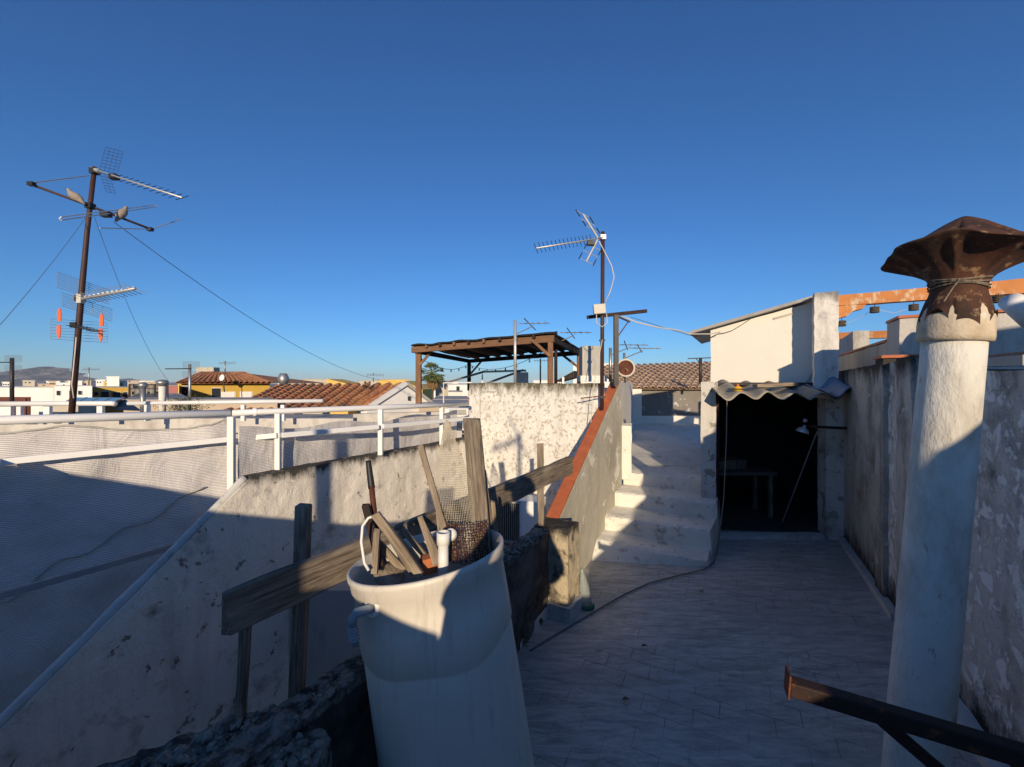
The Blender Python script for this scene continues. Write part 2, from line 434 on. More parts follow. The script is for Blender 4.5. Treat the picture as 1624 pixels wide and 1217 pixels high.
def cloth_mat():
    t = NT('white shade netting', .65, spec=.3)
    P = t.n('ShaderNodeNewGeometry').outputs['Position']
    wv = t.n('ShaderNodeTexWave', wave_type='BANDS', bands_direction='Z')
    wv.inputs['Scale'].default_value = 21; wv.inputs['Distortion'].default_value = 4.5; wv.inputs['Detail'].default_value = 2; wv.inputs['Detail Scale'].default_value = .12
    t.l(P, wv.inputs['Vector'])
    sp = t.n('ShaderNodeTexWave', wave_type='BANDS', bands_direction='X'); sp.inputs['Scale'].default_value = 30
    t.l(P, sp.inputs['Vector'])
    w2 = t.math('ADD', t.math('MULTIPLY', wv.outputs['Fac'], .88), t.math('MULTIPLY', sp.outputs['Fac'], .12))
    big = t.noise(2.3, 6, .6, t.map((1, 1, 1.8), src=P))
    c = t.mix(t.ramp(w2, .2, .8), (.42, .41, .41), (.76, .74, .715))
    c = t.mix(t.ramp(big, .45, .72, (0, 0, 0, 1), (.55, .55, .55, 1)), c, (.40, .36, .35))
    fold = t.noise(3.0, 5, .6, t.map((1.6, 1.6, .8), src=P), 1.2)
    t.done(c, t.bump(w2, .35, .01, t.bump(fold, .3, .08)))
    tr = t.n('ShaderNodeBsdfTransparent'); mx = t.n('ShaderNodeMixShader')
    out = t.t.nodes['Material Output']
    t.l(t.ramp(w2, .15, .5, (.16, .16, .16, 1), (.0, .0, .0, 1)), mx.inputs[0])
    t.l(t.b.outputs[0], mx.inputs[1]); t.l(tr.outputs[0], mx.inputs[2]); t.l(mx.outputs[0], out.inputs[0])
    return t.m
M['netting'] = cloth_mat()
def clear_mat():
    t = NT('clear bottle plastic', .15)
    t.b.inputs['Transmission Weight'].default_value = .6; t.b.inputs['Alpha'].default_value = .75
    return t.done((.62, .68, .64))
M['clear'] = clear_mat()

# ================================================================ SETTING
tag(MB().faces([V(-6000, -400, -9), V(6000, -400, -9), V(6000, 9000, -9), V(-6000, 9000, -9)], [(0, 1, 2, 3)]).build('ground', M['ground']), kind='structure')
FL = -2.10
def floor_fn(u, v):
    y = -.2+6.3*v; xl = min(.287-(3.73-y)*.582-.1, .62); x = xl+(5.4-xl)*u
    return V(x, y, FL+noise.noise(V(x*.8, y*.8, 0))*.008)
tag(MB().grid(floor_fn, 60, 60).build('terrace_floor', M['floor'], smooth=True), kind='structure')

def seg(p, q, t): return p+(q-p)*t
# mountains
def mountain(name, prof, Y, dep, seed, label=None):
    b = MB(); n = len(prof)-1
    def fn(u, v):
        i = min(int(u*n), n-1); f = u*n-i
        px = prof[i][0]+(prof[i+1][0]-prof[i][0])*f; h = prof[i][1]+(prof[i+1][1]-prof[i][1])*f
        zt = (CY-h)/F*Y
        yy = Y-dep*(1-v)
        q = V(px*.03, v*3, seed)
        z = -10+(zt+10)*(v**1.1)
        z += noise.fractal(q*2, .9, 2.1, 6)*(zt+30)*.22*(1-v*.6)*min(1, v*4)
        return V((px-CX)/F*Y, yy+noise.noise(q*3)*dep*.12, z)
    b.grid(fn, n*12, 26)
    tag(b.build(name, M['mountain'], smooth=False), kind='structure')
mountain('mountain', [(-90, 600), (-40, 596), (0, 592), (25, 590), (40, 591), (55, 585), (75, 582.5), (95, 583), (108, 587), (120, 590), (140, 598), (165, 605), (200, 611)], 4200, 900, 1.3)
mountain('hills', [(120, 612), (150, 607), (185, 602), (205, 600), (225, 603), (260, 607), (300, 606), (360, 609), (420, 612)], 6500, 900, 5.1)
# terrace behind/below: courtyard floor and lower pit
tag(MB().prism([V(-3, 4.0, -2.02), V(.3, 4.0, -2.02), V(1.2, 5.6, -2.02), V(1.2, 7.2, -2.02), V(-3, 7.2, -2.02)], V(0, 0, -2)).build('courtyard_floor', M['roofgrey']), kind='structure')
tag(MB().box(V(-4.0, 2.0, -3.6), 7, 4.0, .5).build('lower_courtyard', M['roofgrey']), kind='structure')

# ---------------- stucco boundary wall (left) with sloping top
A0 = V(-2.36, 3.72, 0); AD = V(1.36, 2.13, 0)
def sw(t, z): return A0+AD*t+Z*z
sn = V(-AD.y, AD.x, 0).normalized()   # away side
t_ = thing('stucco_wall', 'weathered pale stucco wall with a black stained top sloping down to the lower left behind the wooden rail', 'wall', sw(0, -3.4))
poly = [sw(-.95, -3.4), sw(-.95, -.85-.95/.569*1.28), sw(-.569, -2.13), sw(-.06, -.985), sw(0, -.85), sw(.42, -.845), sw(.9, -.855), sw(1.30, -.85), sw(1.30, -3.4)]
MB().prism(poly, sn*.16).rough(.13, .011, 5).build('wall_body', M['stuccowall'], t_)
cp = [sw(-.95, -.85-.95/.569*1.28), sw(-.569, -2.13), sw(-.06, -.985), sw(-.01, -.86)]
b = MB()
b.tube([p+sn*.06+Z*.006+V(0, -.015, 0) for p in cp[:1]+[seg(cp[0], cp[1], .5)]+[seg(cp[1], cp[2], k/8) for k in range(9)]+[cp[3]]], .036, 8).rough(.08, .006, 9)
b.build('coping', M['skirt'], t_, smooth=True)

# ---------------- white netting fence
RZ = -.285
fl = [V(-5.4, 2.18, RZ), V(-3.96, 3.17, RZ), V(-2.76, 4.0, RZ)]
fr = [sw(.06, RZ)+sn*.2, sw(.5, RZ)+sn*.2, sw(.9, RZ)+sn*.2, sw(1.22, RZ)+sn*.2]
fence = thing('netting_fence', 'white tubular fence covered with white shade netting along the left terrace edge', 'fence', V(-2.76, 4.0, -1.2))
pr = [fl[0], fl[1], fl[2]]+fr
pr[2] = at(366, 655.5, 4.0)
b = MB(); b.tube(pr[:3], .036, 12); b.tube([pr[2]+V(.01, .01, 0), at(415, 653.5, 4.12), at(603, 646.5, 4.85), at(742, 641, 6.2)], .031, 12)
b.build('top_rail', M['white'], fence, smooth=True)
for p, d in ((at(92, 664.5, 3.37), fl[2]-fl[1]), (at(405, 653.8, 4.1), AD)):
    d = d.normalized(); MB().tube([p-d*.02, p+d*.02], .041, 12).build('rail_joint', M['white'], fence, smooth=True)
def railbar(name, a, c, w=.045, h=.05): return MB().bar(a, c, w, h).build(name, M['white'], fence, bevel=.004)
railbar('middle_rail', at(-140, 752, 2.55), at(0, 733, 3.13)); railbar('middle_rail', at(0, 733, 3.13)+V(.003,0,0), at(362, 697, 3.96))
railbar('middle_rail', at(381, 696, 3.98), at(440, 690.5, 4.02)); railbar('middle_rail', at(447, 690.5, 4.04), at(600, 677, 4.74)); railbar('middle_rail', at(607, 676.5, 4.78), at(742, 664, 6.1))
MB().bar(at(-140, 985, 2.55), at(330, 851, 3.87), .035, .05).build('lower_rail', M['shadedrail'], fence, bevel=.004)
for px, Yp, y1, y2, w_ in ((367, 3.96, 661, 800, .062), (441, 4.05, 656, 758, .052), (603.5, 4.82, 650, 722, .055), (700, 5.75, 645, 706, .05)):
    MB().box((at(px, y1, Yp)+at(px, y2, Yp))/2, w_, .045, (y2-y1)/F*Yp).build('post', M['white'], fence, bevel=.005)
MB().box(V(-4.95, 2.43, -1.3), .06, .05, 2.1).build('post', M['white'], fence, bevel=.005)
# netting: left sheet hangs behind the rails
def sag(px):
    pts = [(-200, 700), (0, 690), (50, 684), (100, 677), (140, 679), (180, 684), (235, 685), (290, 683), (330, 676), (366, 665)]
    for i in range(len(pts)-1):
        if pts[i][0] <= px <= pts[i+1][0]:
            f = (px-pts[i][0])/(pts[i+1][0]-pts[i][0]); f = f*f*(3-2*f)
            return pts[i][1]+(pts[i+1][1]-pts[i][1])*f
    return 690
def net_l(u, v):
    p = seg(fl[0], at(378, 655, 4.03), u); p.z = 0
    px = CX+p.x/p.y*F
    zt = -(sag(px)-CY)/F*p.y
    z = zt+(-2.95-zt)*v
    q = V(p.x*1.6, z*.9, 0)
    off = .09+.05*noise.noise(q)+.04*noise.noise(q*3)+.018*noise.noise(V(p.x*7+z*5, z*2, 1))+.05*max(0, 1-v*8)*noise.noise(V(p.x*4, 0, 3))
    return p+V(-.56, .82, 0)*off+Z*z
MB().grid(net_l, 150, 90).build('netting', M['netting'], fence, smooth=True)
b = MB(); b.tube([net_l(.52+.40*k/20, .52-.30*k/20+.015*math.sin(k))+V(.012, -.02, 0) for k in range(21)], .007, 5); b.build('seam', M['panel'], fence, smooth=True)
b = MB(); b.tube([net_l(k/60, .0)+Z*.004 for k in range(61)], .009, 6); b.build('hem', M['panel'], fence, smooth=True)
def net_r(u, v):
    p = seg(sw(.0, 0), sw(1.24, 0), u)+sn*.19
    zt = -.40-.05*math.sin(u*9)**2-.04*math.sin(u*3.14)
    z = zt+(-1.0-zt)*v
    return p+Z*z+sn*(.05+.03*noise.noise(V(u*12, z*3, 2)))
MB().grid(net_r, 70, 12).build('netting', M['netting'], fence, smooth=True)

# ---------------- big whitewashed wall at the back of the courtyard
B0 = V(-.68, 6.52, 0)
t_ = thing('whitewashed_wall', 'tall peeling whitewashed wall with brown stained top standing behind the air conditioner', 'wall', B0+Z*-3)
wl = MB().prism([B0+Z*-3, B0+Z*.005, B0+W*.8+Z*.012, B0+W*1.6+Z*-.004, B0+W*2.14+Z*.006, B0+W*2.14+Z*-3], U*.2)
wl.rough(.12, .007, 6).build('wall_body', M['whitewall'], t_)
c0 = B0-U*.016
MB().tube([c0+W*.22+Z*-1.4, c0+W*.22+Z*-.14, c0+W*.235+Z*-.125, c0+W*.52+Z*-.12], .008, 6).build('conduit', M['skirt'], t_, smooth=True)

# ---------------- red coped stair wall
r0 = V(.44, 4.0, 0); r1 = V(1.54, 5.87, 0); rd = (r1-r0).normalized(); rn = V(rd.y, -rd.x, 0)
rl = (r1-r0).length
t_ = thing('stair_wall', 'grey rendered stair wall with a sloping terracotta red coping beside the white steps', 'wall', r0+Z*-2.2)
poly = [r0+Z*-2.3, r0+Z*-1.37, r1+Z*.0, r1+rd*.12+Z*.02, r1+rd*.12+Z*-2.3]
MB().prism(poly, -rn*.13).rough(.14, .006, 5).build('wall_body', M['redwall'], t_)
b = MB(); zs = lambda f: -1.36+f*(1.37)
cuts = [0, .22, .25, .50, .62, .80, 1.0]
k = [-.02, .0, 0, 0, 0, 0, 0]
for i in range(6):
    f0, f1 = cuts[i]+.002, cuts[i+1]-.002
    p0 = r0+(r1-r0)*f0-rn*.065+Z*(zs(f0)+.012); p1 = r0+(r1-r0)*f1-rn*.065+Z*(zs(f1)+.012)
    if i == 1: continue
    b.bar(p0, p1, .128, .03)
b.bar(r0+(r1-r0)*.22-rn*.065+Z*(zs(.22)+.012), r0+(r1-r0)*.25-rn*.065+Z*(zs(.25)+.012), .124, .032)
b.bar(r0+(r1-r0)*-.01-rn*.065+Z*(zs(-.01)+.01), r0+(r1-r0)*.219-rn*.065+Z*(zs(.219)+.012), .128, .034)
b.build('coping', M['coping'], t_, bevel=.006)

# ---------------- steps
stL = [V(.93, 4.83, FL-.02), V(1.04, 5.02, -1.90), V(1.20, 5.29, -1.70), V(1.41, 5.67, -1.50), V(1.65, 6.06, -1.30)]
stR = [at(1123, 899, 4.70), at(1122, 890, 4.68), at(1126, 843, 4.98), at(1136, 797, 5.42), at(1140, 762, 5.75)]
stR[0].z = FL-.02
t_ = thing('stone_steps', 'four worn cream painted steps leading up from the terrace beside the doorway', 'steps', V(1.5, 4.9, FL))
b = MB()
lev = []
for i in range(5):
    L_, R_ = stL[i].copy(), stR[i].copy()
    if i == 0: lev += [(L_, R_), (V(L_.x+.02, L_.y+.03, stL[1].z-.01), V(R_.x, R_.y+.02, stR[1].z-.005))]
    else:
        lev.append((V(L_.x, L_.y, L_.z), V(R_.x, R_.y, R_.z)))
        if i < 4:
            nl, nr = stL[i+1], stR[i+1]
            lev.append((V(nl.x, nl.y+.01, L_.z+.012), V(nr.x, nr.y+.01, R_.z+.008)))
lev[1] = lev[2]; lev.pop(1)
lev.append((V(1.85, 6.62, -1.293), V(3.2, 6.55, -1.303)))
# upper terrace continues far back
nseg = len(lev)-1
def step_fn(u, v):
    i = min(int(v*nseg+1e-6), nseg-1); f = v*nseg-i
    a = seg(lev[i][0], lev[i+1][0], f); c = seg(lev[i][1], lev[i+1][1], f)
    a = a-V(.25, .0, 0)*1.0 if False else a
    p = seg(a, c, u)
    e = (1-abs(2*f-1))**.5
    edge = math.exp(-((v*nseg-round(v*nseg))/.10)**2) if round(v*nseg) % 2 == 1 else 0
    w_ = noise.noise(V(p.x*3, p.y*3, p.z*3))*.012+noise.noise(p*11)*.004
    return p+V(0, .014*edge*(1+noise.noise(p*14)), -.012*edge*(1+1.3*noise.noise(p*16))+w_)
b.grid(step_fn, 46, nseg*8)
b.build('step_flight', M['step'], t_, smooth=False)
# side cheek of flight
b = MB(); side = [l[1] for l in lev]; btm = [V(p.x+.03, p.y, FL-.05) for p in side]
for i in range(len(side)-1):
    b.faces([side[i], side[i+1], btm[i+1], btm[i]], [(0, 1, 2, 3)])
b.build('flight_side', M['step'], t_)
# fill left gap below steps (render at foot of the stair wall)
# upper terrace
t_up = MB()
def up_fn(u, v):
    y = 6.46+7.2*v
    a = V(1.68+2.2*v, y, -1.295); c = V(2.70+.582*(y-5.9), y, -1.305)
    p = seg(a, c, u); p.z += noise.noise(V(p.x, p.y, 4))*.01; return p
t_up.grid(up_fn, 16, 40)
tag(t_up.build('upper_terrace_floor', M['step'], smooth=True), kind='structure')

# ---------------- wall left of upper terrace and wall at its far end
t_ = thing('terrace_side_wall', 'narrow white rendered wall end rising behind the red coping at the top of the steps', 'wall', V(1.65, 6.0, -1.3))
MB().prism([V(1.60, 5.99, -1.4), V(1.60, 5.99, .02), V(3.92, 13.3, .03), V(3.92, 13.3, -1.4)], V(-.16, .05, 0)).rough(.25, .008, 4).build('wall_body', M['whiteplaster'], t_)
MB().prism([V(1.605, 5.99, -1.4), V(1.605, 5.99, -.62), V(1.66, 6.16, -.60), V(1.70, 6.3, -1.4)], V(.13, -.03, 0)).rough(.1, .01, 6).build('pier', M['step'], t_)
t_ = thing('terrace_end_wall', 'low grey wall with peeling white patches under the tiled eaves at the end of the upper terrace', 'wall', V(4.8, 13.4, -1.3))
MB().box(V(5.6, 13.45, -.75), 4.0, .2, 1.15).build('wall_body', stucco('grey peeled render', (.24, .22, .19), (.16, .15, .13), (.55, .54, .50), sc=1.8, dk=(.5, .7), pt=(.56, .58), streak=.2), t_)
MB().box(V(5.6, 13.34, -1.18), 4.0, .06, .26).build('skirting', M['whiteplaster'], t_)
MB().box(V(3.98, 13.2, -.75), .3, .3, 1.15).build('pier', M['whiteplaster'], t_)

# ---------------- tiled roof builder
def tile_roof(name_unused, e0, e1, r0_, r1_, pitch, rows, mat, parent, gap=.0):
    """barrel tiles between eave line e0-e1 and ridge line r0-r1"""
    b = MB(); n = max(2, int((e1-e0).length/pitch))
    nrm = (e1-e0).cross(r0_-e0).normalized()
    if nrm.z < 0: nrm = -nrm
    for i in range(n):
        c0, c1 = seg(e0, e1, (i+.5)/n), seg(r0_, r1_, (i+.5)/n)
        ax = (e1-e0).normalized()*((e1-e0).length/n)
        for j in range(rows):
            a, d = seg(c0, c1, j/rows-.02), seg(c0, c1, (j+1)/rows+.02)
            jit = random.uniform(-.012, .012); li = random.uniform(0, .018)
            vs = []
            for p, r_, up in ((a, .40, .045+li), (d, .33, .012)):
                for k in range(7):
                    th = math.pi*k/6
                    vs.append(p+ax*(math.cos(th)*r_+jit)+nrm*(math.sin(th)*pitch*.36+up-.02))
            b.faces(vs, [(k, k+1, k+8, k+7) for k in range(6)])
            # thickness at the lower lip
            lip = [v-nrm*.02 for v in vs[:7]]
            b.faces(vs[:7]+lip, [(k, k+1, k+8, k+7) for k in range(6)])
    b.grid(lambda u, v: seg(seg(e0, e1, u), seg(r0_, r1_, u), v)-nrm*.035, n, 4)
    return b.build('roof', mat, parent)
t_ = thing('tiled_roof_house', 'low house with a pale clay barrel tile roof at the end of the upper terrace', 'house', V(6, 16, -1.3))
tile_roof('', V(3.7, 13.15, -.16), V(8.3, 13.15, -.16), V(3.5, 19.2, .78), V(9.5, 19.2, .98), .21, 12, M['terralight'], t_)
MB().box(V(6, 16.7, -5.2), 4.6, 6.2, 10.0).build('wall', M['whitepaint'], t_)

# ================================================================ shed with dark doorway
shed = thing('shed', 'rooftop shed with a dark open doorway and peeling plaster jambs', 'shed', V(3.7, 5.6, FL))
# left jamb pier, runs from floor/steps to awning
MB().prism([V(2.585, 5.61, -2.1), V(2.585, 5.61, .02), V(2.775, 5.58, .02), V(2.775, 5.58, -2.1)], U*.36).rough(.12, .008, 6).build('jamb', M['jamb'], shed)
MB().prism([V(4.26, 5.56, FL-.02), V(4.26, 5.56, -.10), V(4.56, 5.40, -.10), V(4.56, 5.40, FL-.02)], V(.05, .22, 0)).rough(.12, .008, 6).build('jamb', M['jamb'], shed)
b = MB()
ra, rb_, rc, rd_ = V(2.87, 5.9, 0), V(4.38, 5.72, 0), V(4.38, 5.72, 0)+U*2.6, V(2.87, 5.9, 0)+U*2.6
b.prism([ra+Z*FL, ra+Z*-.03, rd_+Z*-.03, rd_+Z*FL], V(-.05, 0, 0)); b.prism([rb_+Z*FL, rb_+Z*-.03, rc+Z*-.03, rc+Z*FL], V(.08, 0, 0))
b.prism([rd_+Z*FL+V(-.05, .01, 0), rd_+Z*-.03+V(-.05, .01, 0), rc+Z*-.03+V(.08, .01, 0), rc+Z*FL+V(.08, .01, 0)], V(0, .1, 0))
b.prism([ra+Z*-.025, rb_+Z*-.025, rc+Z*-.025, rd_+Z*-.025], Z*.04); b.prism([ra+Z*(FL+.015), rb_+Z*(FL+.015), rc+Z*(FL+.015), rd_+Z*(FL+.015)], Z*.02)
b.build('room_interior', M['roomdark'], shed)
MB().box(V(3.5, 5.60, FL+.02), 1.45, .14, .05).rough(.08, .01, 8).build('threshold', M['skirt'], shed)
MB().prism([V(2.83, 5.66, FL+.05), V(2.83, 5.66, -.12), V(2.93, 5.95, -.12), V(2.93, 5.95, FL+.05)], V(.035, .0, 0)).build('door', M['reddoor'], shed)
# upper volume: cream wall with monopitch roof
S0 = V(3.2, 6.6, 0)
b = MB(); q0 = S0+Z*-.02; q1 = S0+W*1.36+Z*-.02
b.prism([q0, S0+Z*.86, S0+W*1.36+Z*1.185, q1], U*1.6); b.rough(.2, .006, 4)
b.build('wall', M['cream'], shed)
e0 = S0-W*.30+Z*.80-U*.14; e1 = S0+W*1.40+Z*1.225-U*.14
b = MB(); b.prism([e0, e0+Z*.045, e1+Z*.045, e1], U*1.9); b.build('roof', M['roofgrey'], shed)
b = MB(); b.prism([S0+W*.85+Z*.96-U*.012, S0+W*.85+Z*.99-U*.012, S0+W*1.10+Z*1.05-U*.012, S0+W*1.10+Z*1.02-U*.012], U*.01); b.build('render_band', M['beige'], shed)
# corrugated awning
def awn(u, v):
    x = 2.62+1.92*u; y = 5.20+.95*v; z = -.165+.16*v+.045*math.sin(u*2*math.pi*5.6+2.4)*(1-.15*v)-.05*(u-.5)*v
    z += .02*noise.noise(V(x*2, y, 1)); return V(x+.25*v, y+.05*noise.noise(V(x*5, 0, 0))*(1-v), z)
b = MB(); b.grid(awn, 110, 10)
o = b.build('awning', M['corr'], shed, smooth=True); sm = o.modifiers.new('s', 'SOLIDIFY'); sm.thickness = .008
def tarp(u, v):
    x = 3.98+.64*u; y = 5.12+1.2*v; z = -.14+.15*v+.05*math.sin(u*2*math.pi*1.9+3.0)
    z += .20*math.exp(-((u-.42)/.28)**2-((v-.55)/.35)**2)+.10*math.exp(-((u-1)/.25)**2)+.03*noise.noise(V(x*6, y*5, 1))+.02
    return V(x+.25*v, y, z)
b = MB(); b.grid(tarp, 40, 30)
o = b.build('roofing_felt', M['tarp'], shed, smooth=True); sm = o.modifiers.new('s', 'SOLIDIFY'); sm.thickness = .012
for z_, y_ in ((-.55, 5.52), (-.95, 5.52)): MB().box(V(4.47, y_-.095, z_), .035, .02, .03).build('vent_slot', M['black'], shed)
o = stick('wood_plank', at(1197, 612, 5.45), at(1262, 609.5, 5.45), .11, .045, M['woodlight'], up=(0, 0, 1), rag=.004, label='short pale plank lying on the corrugated awning', cat='plank')
b = MB(); b.lathe([(.0, 0), (.05, .005), (.06, .03), (.05, .05), (.02, .07), (.0, .075)], at(1170, 621, 5.35), n=14)
bt = thing('toy_ball', 'yellow and black striped round trinket on the left end of the awning', 'trinket', at(1170, 621, 5.35)); 
b.build('body', M['yellowblack'], bt, smooth=True)
MB().lathe([(.061, .022), (.063, .03), (.061, .038)], at(1170, 621, 5.35), n=14).build('stripe', M['black'], bt)
MB().lathe([(.0, .06), (.018, .07), (.01, .095), (0, .1)], at(1170, 621, 5.35), n=10).build('tip', M['orangeplastic'], bt)
# rusty bracket + enamel lamp
br = thing('rusty_bracket', 'rusty flat iron shelf bracket sticking out of the doorway jamb', 'bracket', at(1355, 678, 5.4))
MB().bar(at(1288, 677, 5.25), at(1357, 680, 5.42), .11, .03).build('bar', M['rustdark'], br)
lp = thing('dome_lamp', 'grey metal dome lamp hanging in the dark doorway', 'lamp', at(1272, 676, 5.3))
MB().lathe([(.075, 0), (.072, .02), (.055, .05), (.02, .07), (.018, .1), (0, .1)], at(1272, 686, 5.3), axis=(.3, -.1, 1), n=20).build('shade', M['alu'], lp, smooth=True)
MB().lathe([(0, 0), (.025, .01), (.03, .03), (.02, .055), (0, .06)], at(1277, 671, 5.3), n=12).build('socket', M['steel'], lp, smooth=True)
tag(MB().tube([at(1296, 684, 5.5), at(1240, 830, 5.9)], .008, 6).build('pole', M['steel']), 'thin grey pole leaning inside the dark doorway', 'pole')
tb = thing('table', 'small dark table standing inside the dark doorway', 'table', V(3.55, 6.5, FL))
MB().box(V(3.55, 6.5, -1.38), 1.0, .5, .05).build('table_top', M['dulltable'], tb)
MB().box(V(3.45, 6.6, -1.28), .5, .3, .14, V(.95,.2,0).normalized(), V(-.2,.95,0).normalized()).build('drawer_box', M['wood'], tb)
for dx in (-.42, .42):
    for dy in (-.2, .2): MB().box(V(3.55+dx, 6.5+dy, -1.73), .05, .05, .66).build('leg', M['wood'], tb)

# cable down the jamb and across the floor
cp_ = [at(1153, 632, 5.45), at(1152, 700, 5.42), at(1148, 790, 5.35), at(1141, 850, 5.3)]
cp2 = [(1138, 872), (1131, 893), (1118, 903), (1080, 912), (1030, 925), (990, 943), (950, 966), (905, 993), (870, 1014), (840, 1033)]
for x_, y_ in cp2:
    Yf = (-(FL)-.01)*F/(y_-CY); cp_.append(V((x_-CX)/F*Yf, Yf, FL+.012))
M['cablegrey'] = plain('dirty grey cable', (.20, .18, .155), .7, var=.2)
tag(MB().tube(cp_, .0065, 8).build('cable', M['cablegrey'], smooth=True), 'dirty grey cable hanging down the doorway jamb and snaking across the terrace floor', 'cable')

# ---------------- right boundary wall
def rw(Y): return V(1.477+.54*Y, Y, 0)
t_ = thing('side_wall', 'tall damp streaked side wall along the right edge of the terrace behind the chimney', 'wall', rw(3)+Z*FL)
def wallseg(name, Ya, Yb, z0, z1a, z1b, off, th, m, cut=.13):
    a = rw(Ya)-W*off; c = rw(Yb)-W*off
    MB().prism([a+Z*z0, a+Z*z1a, c+Z*z1b, c+Z*z0], W*(th+off)).rough(cut, .009, 5).build(name, m, t_)
wallseg('wall_face', 2.03, 3.25, FL-.05, .065, .10, 0, .25, M['rwall'])
wallseg('low_end', -.6, 2.03, FL-.05, -.62, -.26, .0, .25, M['rwall'])
wallseg('pilaster', 3.25, 3.55, FL-.05, .22, .22, .05, .25, M['rwall2'])
wallseg('wall_face', 3.55, 3.9, FL-.05, .20, .20, 0, .25, M['rwall'])
wallseg('pilaster', 3.9, 4.12, FL-.05, .24, .24, .04, .25, M['rwall2'])
wallseg('wall_face', 4.12, 5.75, FL-.05, .20, .17, 0, .25, M['rwall2'])
MB().prism([rw(3.88)-W*.055+Z*.242, rw(4.14)-W*.055+Z*.242, rw(4.14)-W*.055+Z*.27, rw(3.88)-W*.055+Z*.27], W*.3).build('cap_tile', M['coping'], t_)
b = MB()
for Ya, Yb, of in ((2.0, 3.0, .10), (3.6, 5.5, .07)):
    a = rw(Ya)-W*of; c = rw(Yb)-W*of
    b.prism([a+Z*(FL-.02), a+Z*(FL+.06), c+Z*(FL+.06), c+Z*(FL-.02)], W*(of-.004))
b.rough(.1, .006, 8).build('skirting', M['skirt'], t_)
for px, py in ((1397, 713), (1398, 754)): MB().box(at(px, py, 4.28), .05, .05, .045).build('wall_hole', M['black'], t_)
# slab and terracotta paving on top of near part
MB().prism([rw(2.05)+Z*.09-W*.02, rw(3.1)+Z*.12-W*.02, rw(3.1)+Z*.15-W*.02, rw(2.05)+Z*.145-W*.02], W*.9).build('slab', M['panel'], t_)
MB().prism([rw(2.05)+Z*.15+W*.02, rw(3.1)+Z*.154+W*.02, rw(3.1)+Z*.17+W*.02, rw(2.05)+Z*.166+W*.02], W*1.6).build('paving', M['tilepink'], t_)

# ---------------- stepped parapets above the side wall
def parapet(name, label, c, s_len, z0, z1, th, m, capz=None):
    t = thing(name, label, 'parapet', c+Z*z0)
    MB().prism([c+Z*z0, c+Z*z1, c+U*s_len+Z*z1, c+U*s_len+Z*z0], W*th).rough(.2, .006, 5).build('wall_body', m, t)
    if capz: MB().prism([c-W*.01-U*.01+Z*(z1+.008), c-W*.01-U*.01+Z*(z1+.035), c+U*(s_len+.01)-W*.01+Z*(z1+.035), c+U*(s_len+.01)-W*.01+Z*(z1+.008)], W*(th+.02)).build('coping', M['coping'], t)
    return t
pc = V(3.97, 4.2, 0)
parapet('parapet_block', 'tall cream parapet block with a thin brick coping just left of the chimney collar', pc, .44, -.1, .66, 1.1, M['parapet'], 1)
parapet('parapet_wall', 'streaked low parapet wall running back from the tall block above the side wall', pc+U*.45, 3.0, -.1, .46, .16, M['parapet'], 1)
pb = V(5.99, 7.2, 0)
parapet('parapet_pier', 'small grey pier behind the streaked parapet wall', pb, .25, -.1, .92, .22, M['parapet'])
t_ = thing('sloping_parapet', 'long stained parapet wall sloping up towards the grey pier', 'parapet', pb+U*.3)
MB().prism([pb+U*.26+Z*-.3, pb+U*.26+Z*.90, pb+U*4.7+Z*.80, pb+U*4.7+Z*-.3], W*.18).rough(.25, .008, 4).build('wall_body', M['parapet'], t_)
# pillar and orange beams
p0 = V(4.13, 5.6, 0)
pil = thing('concrete_pillar', 'square white pillar with grey stains holding the orange beam', 'pillar', p0)
MB().prism([p0+Z*-.2, p0+Z*1.235, p0+U*.22+Z*1.235, p0+U*.22+Z*-.2], W*.265).rough(.07, .010, 8).build('shaft', M['pillarwhite'], pil)
bm_ = thing('orange_beam', 'long orange painted concrete beam with flaking paint running from the pillar past the chimney cowl', 'beam', p0+W*.27+Z*1.0)
MB().prism([p0+W*.268+Z*1.045+U*.04, p0+W*3.0+Z*1.02+U*.04, p0+W*3.0+Z*1.2+U*.04, p0+W*.268+Z*1.185+U*.04], U*.14).rough(.14, .006, 7).build('beam_body', M['orange'], bm_)
MB().prism([p0+W*.268+Z*1.04+U*.05, p0+W*.268+Z*.88+U*.05, p0+W*.36+Z*.90+U*.05, p0+W*.42+Z*.96+U*.05, p0+W*.52+Z*.985+U*.05, p0+W*.56+Z*1.04+U*.05], U*.11).build('corbel', M['orange'], bm_)
b2 = thing('far_orange_beam', 'short distant orange beam seen beneath the long one', 'beam', at(1330, 534, 8.2))
b2.name = 'orange_beam'
MB().prism([at(1326, 528, 8.4), at(1326, 538, 8.4), at(1440, 535, 7.6), at(1440, 523, 7.6)], V(.1, .15, 0)).build('beam_body', M['orange'], b2)
